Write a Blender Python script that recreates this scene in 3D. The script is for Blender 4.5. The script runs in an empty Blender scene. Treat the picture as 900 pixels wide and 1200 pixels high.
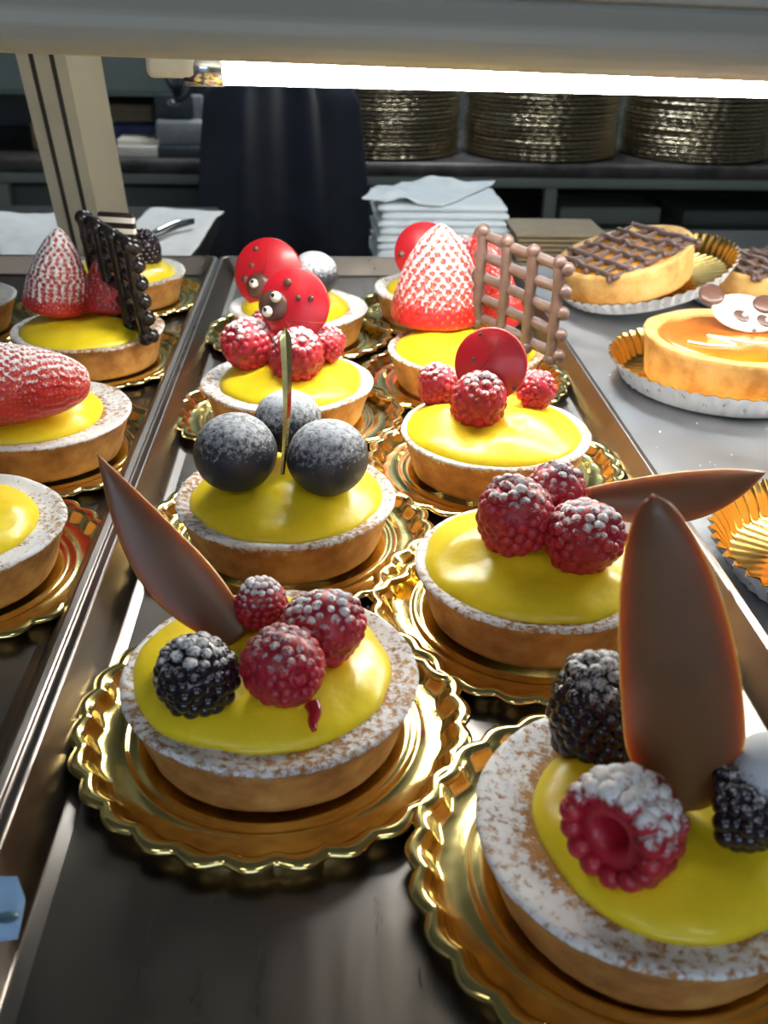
import bpy, math, random
import numpy as np
from mathutils import Vector, Matrix, noise as mn

rnd = random.Random(7)
scene = bpy.context.scene
col = scene.collection
PI = math.pi

# ------------------------------------------------------------------ camera
F = 1150.0
rho = math.radians(1.2)
cv = Vector(((383-450)/F, (600+17)/F, -1)).normalized()
ce = Vector((math.cos(rho), -math.sin(rho), 0))
cu = ce.cross(cv).normalized()
if cu.y < 0: cu = -cu
cx = cv.cross(cu)
R = Matrix((cx, cv, cu))
CAM = Vector((0, 0, .195))
cd = bpy.data.cameras.new('camera'); cam = bpy.data.objects.new('camera', cd); col.objects.link(cam)
cam.matrix_world = Matrix.Translation(CAM) @ R.to_4x4()
cd.sensor_fit = 'VERTICAL'; cd.sensor_height = 24; cd.lens = F/1200*24
cd.clip_start = .005
cd.dof.use_dof = True; cd.dof.focus_distance = .36; cd.dof.aperture_fstop = 14
scene.camera = cam

def ray(x, y): return R @ Vector(((x-450)/F, -(y-600)/F, -1))
def P(x, y, z):                       # where the line of sight meets height z
    d = ray(x, y); return CAM + d*((z-CAM.z)/d.z)
def Q(x, y, Y):                       # where it meets depth Y
    d = ray(x, y); return CAM + d*(Y/d.y)
def depth(p):
    return -(R.transposed() @ (Vector(p)-CAM)).z

# ------------------------------------------------------------------ mesh building
class MB:
    def __init__(s): s.v = []; s.f = []; s.d = []
    def add(s, vs, fs, d=None):
        o = len(s.v)
        s.v += [tuple(v) for v in vs]
        s.f += [tuple(i+o for i in f) for f in fs]
        s.d += list(d) if d is not None else [0.0]*len(vs)
        return s
    def build(s, name, mat, parent=None, smooth=True, loc=None, local=False):
        me = bpy.data.meshes.new(name)
        vs = s.v
        if parent is not None and not local:      # vertices given in world space
            inv = wm(parent).inverted()
            vs = [tuple(inv @ Vector(v)) for v in vs]
        elif parent is None and loc is not None and not local:
            L = Vector(loc); vs = [tuple(Vector(v)-L) for v in vs]
        me.from_pydata(vs, [], s.f); me.update()
        if smooth: me.polygons.foreach_set('use_smooth', [True]*len(me.polygons))
        a = me.attributes.new('dust', 'FLOAT', 'POINT'); a.data.foreach_set('value', s.d)
        me.materials.append(mat)
        o = bpy.data.objects.new(name, me); col.objects.link(o)
        if parent is not None: o.parent = parent
        elif loc is not None: o.location = loc
        return o
def wm(o):
    m = o.matrix_basis.copy()
    while o.parent: o = o.parent; m = o.matrix_basis @ m
    return m
def tag(o, label=None, cat=None, group=None, kind=None):
    if label: o['label'] = label
    if cat: o['category'] = cat
    if group: o['group'] = group
    if kind: o['kind'] = kind
    return o
def empty(name, loc, rot=None):
    o = bpy.data.objects.new(name, None); col.objects.link(o); o.location = loc
    o.empty_display_size = .01
    if rot: o.rotation_euler = rot
    return o
def kids(o): return [c for c in bpy.data.objects if c.parent == o]
def copy_tree(o, parent=None):
    ch = kids(o)
    c = o.copy(); col.objects.link(c)
    if parent: c.parent = parent
    for k in ch: copy_tree(k, c)
    return c

def grid_faces(nr, nc, wrap=True):
    fs = []
    for i in range(nr-1):
        for j in range(nc if wrap else nc-1):
            k = (j+1) % nc
            fs.append((i*nc+j, i*nc+k, (i+1)*nc+k, (i+1)*nc+j))
    return fs
def lathe(prof, n=64, fn=None, cap0=True, cap1=True, dust=None):
    vs = []; ds = []
    for i, (r, z) in enumerate(prof):
        for j in range(n):
            a = 2*PI*j/n
            rr, zz = (r, z) if fn is None else fn(r, z, a, i)
            vs.append((rr*math.cos(a), rr*math.sin(a), zz))
            ds.append(dust[i] if dust else 0)
    fs = grid_faces(len(prof), n)
    if cap0: fs.append(tuple(reversed(range(n))))
    if cap1: fs.append(tuple(range((len(prof)-1)*n, len(prof)*n)))
    return vs, fs, ds
def box(c, s, rz=0, bev=0.0):
    cx_, cy_, cz_ = c; sx, sy, sz = [q/2 for q in s]
    b = min(bev, sx*.9, sy*.9, sz*.9)
    co, si = math.cos(rz), math.sin(rz)
    if b <= 0:
        pts = [(x, y, z) for z in (-sz, sz) for x, y in ((-sx,-sy),(sx,-sy),(sx,sy),(-sx,sy))]
        fs = [(3,2,1,0),(4,5,6,7),(0,1,5,4),(1,2,6,5),(2,3,7,6),(3,0,4,7)]
    else:
        def ring(ix, iy, z):
            out = []
            for qx, qy, a0 in ((1,1,0),(-1,1,90),(-1,-1,180),(1,-1,270)):
                for k in range(4):
                    a = math.radians(a0+30*k)
                    out.append((qx*(sx-b)+ix*b*math.cos(a), qy*(sy-b)+ix*b*math.sin(a), z))
            return out
        pts = []
        rs = []
        for k in range(4):
            t = math.radians(30*k); rs.append((math.sin(t), -sz+b-b*math.cos(t)))
        for k in range(4):
            t = math.radians(30*k); rs.append((math.cos(t), sz-b+b*math.sin(t)))
        for w, z in rs: pts += ring(max(w, .001), 0, z)
        n = 16
        fs = grid_faces(len(rs), n)
        fs.append(tuple(reversed(range(n)))); fs.append(tuple(range((len(rs)-1)*n, len(rs)*n)))
    return [(cx_+x*co-y*si, cy_+x*si+y*co, cz_+z) for x, y, z in pts], fs
def tube(pts, r, n=10, cap=True):
    """round bar along pts (r may be a list)"""
    pts = [Vector(p) for p in pts]; m = len(pts)
    rs = r if isinstance(r, (list, tuple)) else [r]*m
    vs = []
    up = Vector((.13, .21, .97)).normalized()
    for i, p in enumerate(pts):
        t = (pts[min(i+1, m-1)]-pts[max(i-1, 0)]).normalized()
        a = t.cross(up)
        if a.length < .05: a = t.cross(Vector((1, 0, 0)))
        a.normalize(); b = t.cross(a)
        for j in range(n):
            q = 2*PI*j/n
            vs.append(p+a*rs[i]*math.cos(q)+b*rs[i]*math.sin(q))
    fs = grid_faces(m, n)
    if cap: fs.append(tuple(reversed(range(n)))); fs.append(tuple(range((m-1)*n, m*n)))
    return vs, fs
def sphere(c, r, nu=12, nv=8, sc=(1,1,1), rot=None):
    vs = []
    for i in range(nv+1):
        t = PI*i/nv
        t = max(.02, min(PI-.02, t))
        for j in range(nu):
            a = 2*PI*j/nu
            v = Vector((math.sin(t)*math.cos(a)*sc[0]*r, math.sin(t)*math.sin(a)*sc[1]*r, -math.cos(t)*sc[2]*r))
            if rot is not None: v = rot @ v
            vs.append(Vector(c)+v)
    fs = grid_faces(nv+1, nu)
    fs.append(tuple(reversed(range(nu)))); fs.append(tuple(range(nv*nu, (nv+1)*nu)))
    return vs, fs
def basis(axis, hint=Vector((0, 0, 1))):
    z = Vector(axis).normalized(); x = hint.cross(z)
    if x.length < .05: x = Vector((1, 0, 0)).cross(z)
    x.normalize(); y = z.cross(x)
    return Matrix((x, y, z)).transposed()
def nz(p, s, seed=0): return mn.noise(Vector(p)*s+Vector((seed*13.7, seed*7.1, seed*3.3)))

# ------------------------------------------------------------------ materials
def newmat(name):
    m = bpy.data.materials.new(name); m.use_nodes = True
    nt = m.node_tree; b = nt.nodes['Principled BSDF']
    return m, nt, b
def node(nt, t, **kw):
    n = nt.nodes.new(t)
    for k, v in kw.items():
        if hasattr(n, k): setattr(n, k, v)
        else: n.inputs[k].default_value = v
    return n
def noise_n(nt, scale, detail=3, rough=.55, coord='Object', stretch=None):
    tc = node(nt, 'ShaderNodeTexCoord'); n = node(nt, 'ShaderNodeTexNoise')
    n.inputs['Scale'].default_value = scale; n.inputs['Detail'].default_value = detail; n.inputs['Roughness'].default_value = rough
    src = tc.outputs[coord]
    if stretch:
        mp = node(nt, 'ShaderNodeMapping'); mp.inputs['Scale'].default_value = stretch
        nt.links.new(src, mp.inputs['Vector']); src = mp.outputs[0]
    nt.links.new(src, n.inputs['Vector'])
    return n.outputs['Fac']
def ramp(nt, fac, stops):
    r = node(nt, 'ShaderNodeValToRGB')
    while len(r.color_ramp.elements) < len(stops): r.color_ramp.elements.new(.5)
    for e, (p, c) in zip(r.color_ramp.elements, stops):
        e.position = p; e.color = (*c, 1) if len(c) == 3 else c
    nt.links.new(fac, r.inputs[0]); return r.outputs[0]
def mathn(nt, op, a, b=None, clamp=False):
    m = node(nt, 'ShaderNodeMath', operation=op); m.use_clamp = clamp
    for i, q in enumerate((a, b)):
        if q is None: continue
        if isinstance(q, (int, float)): m.inputs[i].default_value = q
        else: nt.links.new(q, m.inputs[i])
    return m.outputs[0]
def bump(nt, b, h, strength=.3, dist=.001, prev=None):
    bn = node(nt, 'ShaderNodeBump'); bn.inputs['Strength'].default_value = strength; bn.inputs['Distance'].default_value = dist
    nt.links.new(h, bn.inputs['Height'])
    if prev: nt.links.new(prev, bn.inputs['Normal'])
    nt.links.new(bn.outputs[0], b.inputs['Normal']); return bn.outputs[0]
def simple(name, c, rough=.5, metal=0, var=.12, vs=80, bs=0, bd=.0005, sss=0, coat=0, spec=.5, srad=(.01,.004,.002), stretch=None):
    m, nt, b = newmat(name)
    f = noise_n(nt, vs, 3, stretch=stretch)
    lo = tuple(max(0, q*(1-var)) for q in c); hi = tuple(min(1, q*(1+var)) for q in c)
    nt.links.new(ramp(nt, f, [(.3, lo), (.7, hi)]), b.inputs['Base Color'])
    b.inputs['Roughness'].default_value = rough; b.inputs['Metallic'].default_value = metal
    b.inputs['Specular IOR Level'].default_value = spec
    if sss:
        b.inputs['Subsurface Weight'].default_value = sss; b.inputs['Subsurface Radius'].default_value = srad; b.inputs['Subsurface Scale'].default_value = 1
    if coat: b.inputs['Coat Weight'].default_value = coat; b.inputs['Coat Roughness'].default_value = .15
    if bs: bump(nt, b, f, bs, bd)
    return m
def dusted(name, stops, vscale, rough, dscale=900, sugar=(.86,.86,.88), soft=.05, bstr=.35, bdist=.0006, fine=None, sss=0, srad=(.004,.001,.001), coat=0, spec=.5, fdist=.0002):
    """a food surface with icing sugar lying where the mesh's dust attribute says"""
    m, nt, b = newmat(name)
    base = ramp(nt, noise_n(nt, vscale, 4), stops)
    at = node(nt, 'ShaderNodeAttribute', attribute_name='dust')
    n1 = noise_n(nt, dscale, 5, .72)
    thr = mathn(nt, 'SUBTRACT', 1.0, at.outputs['Fac'])
    d = mathn(nt, 'SUBTRACT', n1, thr)
    fac = mathn(nt, 'MULTIPLY_ADD', d, .5/soft); nt.nodes[-1].inputs[2].default_value = .5; nt.nodes[-1].use_clamp = True
    mx = node(nt, 'ShaderNodeMix', data_type='RGBA')
    nt.links.new(fac, mx.inputs['Factor']); nt.links.new(base, mx.inputs['A']); mx.inputs['B'].default_value = (*sugar, 1)
    nt.links.new(mx.outputs['Result'], b.inputs['Base Color'])
    rr = mathn(nt, 'MULTIPLY_ADD', fac, .9-rough); nt.nodes[-1].inputs[2].default_value = rough
    nt.links.new(rr, b.inputs['Roughness'])
    b.inputs['Specular IOR Level'].default_value = spec
    pv = None
    if fine: pv = bump(nt, b, noise_n(nt, fine, 4, .7), .5, fdist)
    bump(nt, b, fac, bstr, bdist, pv)
    if sss:
        w = mathn(nt, 'MULTIPLY_ADD', fac, -sss*.8); nt.nodes[-1].inputs[2].default_value = sss
        nt.links.new(w, b.inputs['Subsurface Weight'])
        b.inputs['Subsurface Radius'].default_value = srad; b.inputs['Subsurface Scale'].default_value = 1
    if coat: b.inputs['Coat Weight'].default_value = coat; b.inputs['Coat Roughness'].default_value = .2
    return m

M = {}
M['cookie'] = dusted('baked_pastry', [(.3,(.30,.115,.028)),(.5,(.50,.23,.06)),(.72,(.68,.38,.12))], 85, .75, dscale=430, fine=900, fdist=.0004, bdist=.0012, soft=.07, bstr=.6)
M['cream'] = simple('lemon_cream', (.92,.70,.02), .36, var=.03, vs=260, bs=.22, bd=.0008, sss=.3, coat=.12, srad=(.005,.004,.001))
M['rasp'] = dusted('raspberry_flesh', [(.3,(.32,.006,.018)),(.7,(.56,.02,.045))], 150, .38, dscale=620, sss=.3, coat=.08, bdist=.0008, bstr=.6, srad=(.004,.0008,.0008), fine=700, soft=.09)
M['black'] = dusted('blackberry_flesh', [(.3,(.006,.004,.008)),(.7,(.022,.010,.02))], 150, .22, dscale=700, coat=.25, bdist=.0006, soft=.09)
M['blue'] = dusted('blueberry_skin', [(.3,(.012,.014,.024)),(.7,(.03,.035,.055))], 90, .5, dscale=520, bdist=.0006, soft=.13, bstr=.5, sugar=(.60,.64,.70))
M['straw'] = dusted('strawberry_flesh', [(.3,(.42,.008,.012)),(.7,(.62,.03,.03))], 120, .3, dscale=600, sss=.25, coat=.25, bdist=.0008, soft=.09, srad=(.005,.001,.0008))
M['cut'] = simple('strawberry_cut', (.85,.08,.06), .25, var=.25, vs=160, sss=.3, coat=.3, bs=.2)
M['seed'] = simple('strawberry_seed', (.55,.20,.04), .4)
M['milk'] = simple('milk_chocolate', (.155,.076,.031), .38, var=.14, vs=35, bs=.06, sss=.5, srad=(.006,.0028,.001), coat=.05)
M['dark'] = simple('dark_chocolate', (.085,.04,.03), .34, var=.2, vs=120, bs=.25, bd=.0006)
M['darker'] = simple('black_chocolate', (.016,.012,.012), .25, var=.2, vs=120, bs=.15)
M['haze'] = simple('bloomed_chocolate', (.115,.07,.06), .4, var=.25, vs=160, bs=.4, bd=.001)
M['redch'] = simple('red_chocolate', (.42,.008,.018), .35, var=.08, vs=60, bs=.05, coat=.15, sss=.1)
M['white'] = simple('white_chocolate', (.82,.79,.70), .4, var=.04, vs=60, bs=.05)
M['crease'] = simple('red_groove', (.28,.008,.012), .6)
M['caramel'] = simple('caramel_glaze', (.60,.17,.012), .1, var=.25, vs=45, bs=.08, coat=.6, sss=.3)
M['apricot'] = simple('apricot_glaze', (.62,.25,.012), .1, var=.3, vs=70, bs=.25, bd=.001, coat=.7, sss=.2)
M['paper'] = simple('white_paper', (.80,.81,.82), .8, var=.05, vs=90, bs=.2)
M['napkin'] = simple('napkin_tissue', (.66,.74,.80), .9, var=.05, vs=60, bs=.3, bd=.002)
M['ink'] = simple('case_print', (.25,.2,.15), .7)
M['beam'] = simple('cream_enamel', (.34,.335,.29), .42, var=.05, vs=8)
M['post'] = simple('cream_aluminium', (.36,.33,.25), .45, var=.07, vs=20)
M['groove'] = simple('post_groove', (.02,.018,.015), .6)
M['socket'] = simple('lamp_plastic', (.68,.64,.5), .4)
M['blackpl'] = simple('black_leatherette', (.028,.036,.055), .36, var=.25, vs=14, bs=.1, bd=.001)
M['rail'] = simple('greygreen_laminate', (.21,.26,.24), .55, var=.08, vs=8)
M['railp'] = simple('greygreen_panel', (.09,.12,.115), .6, var=.12, vs=6)
M['darkin'] = simple('dark_interior', (.03,.034,.04), .7, var=.3, vs=8)
M['granite'] = simple('dark_counter', (.06,.055,.055), .35, var=.7, vs=18)
M['wallb'] = simple('wall_paint', (.10,.12,.125), .8, var=.1, vs=3)
M['wallw'] = simple('shop_wall_paint', (.38,.38,.36), .85, var=.05, vs=3)
M['floorm'] = simple('shop_floor', (.10,.09,.08), .5, var=.2, vs=3)
M['grey'] = simple('grey_plastic', (.30,.32,.33), .5)
M['greyd'] = simple('charcoal_plastic', (.05,.065,.08), .4)
M['bluebox'] = simple('blue_card', (.02,.035,.12), .6)
M['beige'] = simple('beige_card', (.22,.17,.10), .7)
M['ledge'] = simple('dark_ledge', (.03,.028,.028), .4, var=.3, vs=12)

def gold_mat(name, c=(.86,.66,.19), rough=.13, bs=.12):
    m, nt, b = newmat(name)
    b.inputs['Base Color'].default_value = (*c, 1); b.inputs['Metallic'].default_value = 1
    f = noise_n(nt, 160, 3)
    r = mathn(nt, 'MULTIPLY_ADD', f, .14); nt.nodes[-1].inputs[2].default_value = rough-.07
    nt.links.new(r, b.inputs['Roughness'])
    bump(nt, b, f, bs, .0006)
    return m
M['gold'] = gold_mat('gold_foil', (.85,.69,.27), .15, .06)
M['goldin'] = gold_mat('gold_case_lining', (.86,.56,.16), .22)
M['goldfar'] = gold_mat('gold_board_foil', (.80,.70,.50), .28, .5)
# brushed dark steel
def steel(name, c, r0, r1, vs, st):
    m, nt, b = newmat(name)
    f = noise_n(nt, vs, 5, .6, stretch=st)
    f2 = noise_n(nt, 9, 3)
    nt.links.new(ramp(nt, f2, [(.3, tuple(q*.8 for q in c)), (.7, tuple(min(1, q*1.2) for q in c))]), b.inputs['Base Color'])
    b.inputs['Metallic'].default_value = 1
    r = mathn(nt, 'MULTIPLY_ADD', f, r1-r0); nt.nodes[-1].inputs[2].default_value = r0
    nt.links.new(r, b.inputs['Roughness']); bump(nt, b, f, .06, .0003)
    return m
M['steel'] = steel('tray_steel', (.30,.265,.24), .2, .42, 160, (1, .12, 1))
M['deck'] = steel('deck_steel', (.42,.43,.45), .25, .5, 40, (1, 1, 1))
M['bright'] = steel('bright_steel', (.7,.7,.7), .1, .3, 100, (1, 1, 1))

def emit(name, c, s):
    m, nt, b = newmat(name)
    b.inputs['Base Color'].default_value = (.8,.8,.8,1)
    b.inputs['Emission Color'].default_value = (*c, 1); b.inputs['Emission Strength'].default_value = s
    return m
M['tube'] = emit('lit_tube', (1, .96, .86), 76)
M['lampface'] = emit('ceiling_lamp_face', (1, .97, .9), 5)  # unseen panels over the shop floor, added as ambient fill
M['lampface2'] = emit('staff_lamp_face', (.9, .97, 1), 40)  # unseen panel added to brighten the background

# ------------------------------------------------------------------ tart pieces
ZD = .0028          # top of the doily's flat centre
H = .0192           # shell height
def shell(mb, seed, Ro=.0425, h=H, rimdust=.62, topdust=.62, wall=.30, lift=ZD, inner=.8):
    prof = [(Ro*.80,0),(Ro*.845,.0004),(Ro*.865,.002),(Ro*.885,h*.25),(Ro*.915,h*.5),(Ro*.95,h*.75),(Ro*.975,h*.88),
            (Ro*.995,h*.95),(Ro,h*.985),(Ro*.99,h*1.02),(Ro*.965,h*1.035),(Ro*.93,h*1.02),(Ro*.89,h*.985),
            (Ro*.84,h*.96),(Ro*.75,h*.95),(Ro*.6,h*.94),(Ro*.4,h*.94),(Ro*.15,h*.94)]
    du = [0,0,0,.1,.2,wall,wall+.08,wall+.16,rimdust,rimdust,rimdust,rimdust+.0,topdust,topdust,topdust*.9,.3,.2,.2]
    def fn(r, z, a, i):
        x, y = math.cos(a), math.sin(a)
        k = nz((x*1.5, y*1.5, z*60), 1.0, seed)*.0006 + nz((x*9, y*9, z*400), 1.0, seed)*.0003
        g = nz((x*2.5, y*2.5, 0), 1, seed+5)*.0007*(z/h)
        return r+k, z+(g if i > 4 else 0)+lift
    vs, fs, ds = lathe(prof, 96, fn, dust=du)
    ds = [max(0, d-.06) for d in ds]
    # the sugar is patchier round some of the rim
    ds = [d*(1+.22*nz((v[0]*45, v[1]*45, 0), 1, seed+9)) for d, v in zip(ds, vs)]
    return vs, fs, ds
def cream_h(rc, hc, off, lumps, x, y, seed):
    dx, dy = x-off[0], y-off[1]
    a = math.atan2(dy, dx)
    rr = rc*(1+.05*nz((math.cos(a)*1.3, math.sin(a)*1.3, 0), 1, seed)+.018*nz((math.cos(a)*4, math.sin(a)*4, 2), 1, seed))
    s = math.hypot(dx, dy)/rr
    if s >= 1: return 0, rr
    z = hc*(max(0, 1-s**3.0))**.55
    z += (.0024*nz((x*70, y*70, 0), 1, seed+2)+.0006*nz((x*220, y*220, 0), 1, seed+3))*(1-s**4)
    for lx, ly, lr, lh in lumps:
        q = ((x-lx)**2+(y-ly)**2)/(lr*lr)
        z += lh*math.exp(-q)*(1-s**6)
    return z, rr
def cream(rc, hc, off, lumps, seed, z0):
    vs = []; n = 72; m = 22
    for i in range(m):
        s = (1-i/(m-1))
        s = 1-(1-s)**1.5 if i < m-1 else .004
        for j in range(n):
            a = 2*PI*j/n
            _, rr = cream_h(rc, hc, off, lumps, off[0]+.001*math.cos(a), off[1]+.001*math.sin(a), seed)
            r = rr*min(s, .9995)
            x, y = off[0]+r*math.cos(a), off[1]+r*math.sin(a)
            z, _ = cream_h(rc, hc, off, lumps, x, y, seed)
            vs.append((x, y, z0+z-(.0012 if i == 0 else 0)))
    fs = grid_faces(m, n); fs.append(tuple(range((m-1)*n, m*n)))
    fs.append(tuple(reversed(range(n))))
    return vs, fs

def make_doily():
    N = 27; n = N*14
    prof = [(.0385,.0008),(.0395,.0015),(.0405,.0008),(.0425,.0008),(.0431,.0013),(.0438,.0008),(.0470,.0008),(.0492,.0009),(.0504,.0014),(.0514,.0026),(.0524,.0042),(.0536,.0056),(.0548,.0061),(.0562,.0062),(.0573,.0058),(.0579,.0050)]
    amp =  [0,0,0,0,0,0,.0001,.0004,.0009,.0013,.0016,.0018,.0020,.0021,.0022,.0022]
    vs = []
    for (r, z), a_ in zip(prof, amp):
        for j in range(n):
            t = 2*PI*j/n
            c = (.5+.5*math.cos(N*t))**.58
            rr = r+a_*(c-.55)
            vs.append((rr*math.cos(t), rr*math.sin(t), z))
    top = len(vs)
    th = .0005
    vs2 = [(x, y, z-th) for x, y, z in vs]
    fs = grid_faces(len(prof), n)
    fs.append(tuple(reversed(range(n))))
    o = len(vs)
    k = len(prof)
    f2 = [tuple(reversed([i+o for i in f])) for f in grid_faces(k, n)]
    f2.append(tuple(range(o, o+n)))
    rim = [((k-1)*n+j, (k-1)*n+(j+1) % n, o+(k-1)*n+(j+1) % n, o+(k-1)*n+j) for j in range(n)]
    # centre disc is raised slightly and closed by the inner n-gons
    mb = MB(); mb.add(vs+vs2, [tuple(reversed(f)) for f in fs+f2+rim])
    o_ = mb.build('gold_doily', M['gold'], local=True)
    return o_
doily0 = make_doily(); doily_used = [False]
def place_doily(c, z, label, rz, tilt=(0, 0)):
    o = doily0 if not doily_used[0] else doily0.copy()
    if doily_used[0]: col.objects.link(o)
    doily_used[0] = True
    o.location = (c.x, c.y, z); o.rotation_euler = (tilt[0], tilt[1], rz)
    tag(o, label, 'doily', 'gold scalloped doilies under the tarts')
    return o

TARTS = {}
def tart(key, px, py, label, dlabel, dofs=(0, 0), rc=.036, hc=.007, off=(0, 0), lumps=(), rimdust=.62, topdust=.62, wall=.3, zb=0.0, seed=1):
    c = P(px, py, zb+ZD+H)
    base = Vector((c.x, c.y, zb))
    place_doily(Vector((c.x+dofs[0], c.y+dofs[1], 0)), zb, dlabel, seed*.7)
    r = empty('fruit_tart', base)
    tag(r, label, 'tart', 'fruit tarts on gold doilies')
    mb = MB(); mb.add(*shell(mb, seed, rimdust=rimdust, topdust=topdust, wall=wall, lift=.0016)); mb.build('pastry_shell', M['cookie'], r, local=True)
    z0 = .0016+H*.945
    mb = MB(); mb.add(*cream(rc, hc, off, lumps, seed, z0)); mb.build('cream_filling', M['cream'], r, local=True)
    TARTS[key] = dict(base=base, rc=rc, hc=hc, off=off, lumps=lumps, seed=seed, z0=z0)
    return r
def surf(key, x, y):
    """height of the cream or pastry at world x, y"""
    t = TARTS[key]
    z, _ = cream_h(t['rc'], t['hc'], t['off'], t['lumps'], x-t['base'].x, y-t['base'].y, t['seed'])
    return t['base'].z+t['z0']+z
def rest(key, px, py, rad_px, sink=.82):
    """centre and radius of a berry seen at px,py that rests on the tart"""
    z = .045
    for _ in range(12):
        p = P(px, py, z); r = rad_px*depth(p)/F
        z = .6*(surf(key, p.x, p.y)+r*sink)+.4*z
    p = P(px, py, z); return p, rad_px*depth(p)/F

# ------------------------------------------------------------------ berries
def drupe(c, r, axis, L=1.15, nr=7, dmax=.62, seed=0, hollow=True, kn=1.0, drop=.19):
    """cluster berry; axis points to the tip. returns verts, faces, dust"""
    B = basis(axis); mb = MB(); c = Vector(c)
    rr = random.Random(seed)
    core = []
    up = Vector((0, 0, 1))
    rings = []
    for i in range(nr):
        t = (i+.35)/(nr)                       # 0 at open base, 1 near tip
        z = -L*.72+1.55*L*t
        w = (math.sin(PI*(.30+.66*t)))**.62
        rings.append((z, w))
    rings[-1] = (rings[-1][0], rings[-1][1])
    def add_d(pl, s):
        pl = pl
        n_ = Vector((pl.x, pl.y, pl.z*.8)).normalized()
        w = B @ pl*r; nn = (B @ n_)
        rot = basis(nn)
        cc = c+w
        vs, fs = sphere(cc, s*r, 10, 7, (1, 1, .95), rot)
        ds = []; dj = rr.uniform(.9, 1.0)
        for v in vs:
            nv = (Vector(v)-cc).normalized()
            u = .5*nn.dot(up)+.5*nv.dot(up)
            ds.append(max(0, min(1, (u+.15)*1.1))**.8*dmax*dj)
        mb.add(vs, fs, ds)
    for i, (z, w) in enumerate(rings):
        s = drop*(1.08-.25*i/nr)
        cnt = max(1, int(round(2*PI*w*.83/(s*1.62))))
        for j in range(cnt):
            a = 2*PI*(j+.5*(i % 2)+.12*rr.random())/cnt
            k = w*.815*(1+.05*(rr.random()-.5)*kn)
            add_d(Vector((k*math.cos(a), k*math.sin(a), z+.04*(rr.random()-.5))), s*(1.0+.2*rr.random()))
    add_d(Vector((0, 0, rings[-1][0]+.1)), drop*.85)
    # inner body
    prof = [(.30,-L*.62),(.64,-L*.68),(.80,-L*.55),(.91,-L*.2),(.91,L*.1),(.79,L*.47),(.48,L*.70),(.1,L*.78)]
    if hollow: prof = [(.05,L*.1),(.17,-L*.1),(.24,-L*.4)]+prof[0:1]+[(.4,-L*.70)]+prof[1:]
    vs, fs, ds = lathe(prof, 18)
    mb.add([c+(B @ Vector(v))*r for v in vs], fs, [0]*len(vs))
    return mb
CTR = {}
def raspberry(key, px, py, rad, axis, label, dmax=.6, seed=0, L=1.0, nr=7, sink=.8, name='raspberry', at=None):
    p, r = rest(key, px, py, rad, sink) if at is None else at
    m = 'rasp' if name == 'raspberry' else 'black'
    mb = drupe(p, r, axis, L, nr, dmax, seed, hollow=(name == 'raspberry'), kn=(1 if name == 'raspberry' else 2.2), drop=(.19 if name == 'raspberry' else .215))
    o = mb.build(name, M[m], loc=p); tag(o, label, name, 'raspberries on the tarts' if name == 'raspberry' else 'blackberries on the tarts')
    return o
def blueberry(key, px, py, rad, label, seed=0, dmax=.62, sink=.85, axis=(0, -.2, 1)):
    p, r = rest(key, px, py, rad, sink)
    B = basis(Vector(axis)); vs, fs = sphere((0, 0, 0), 1, 40, 28)
    out = []; ds = []
    for v in vs:
        v = Vector(v)
        k = 1+.02*nz(v*1.5, 1, seed)+.006*nz(v*7, 1, seed)
        w = B @ Vector((v.x*k, v.y*k, v.z*k*.92))
        out.append(p+w*r); ds.append(max(0, min(1, (w.z+.35)*.85))**.7*dmax)
    mb = MB(); mb.add(out, fs, ds)
    o = mb.build('blueberry', M['blue'], loc=p); tag(o, label, 'blueberry', 'blueberries on the tarts')
    return o
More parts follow.
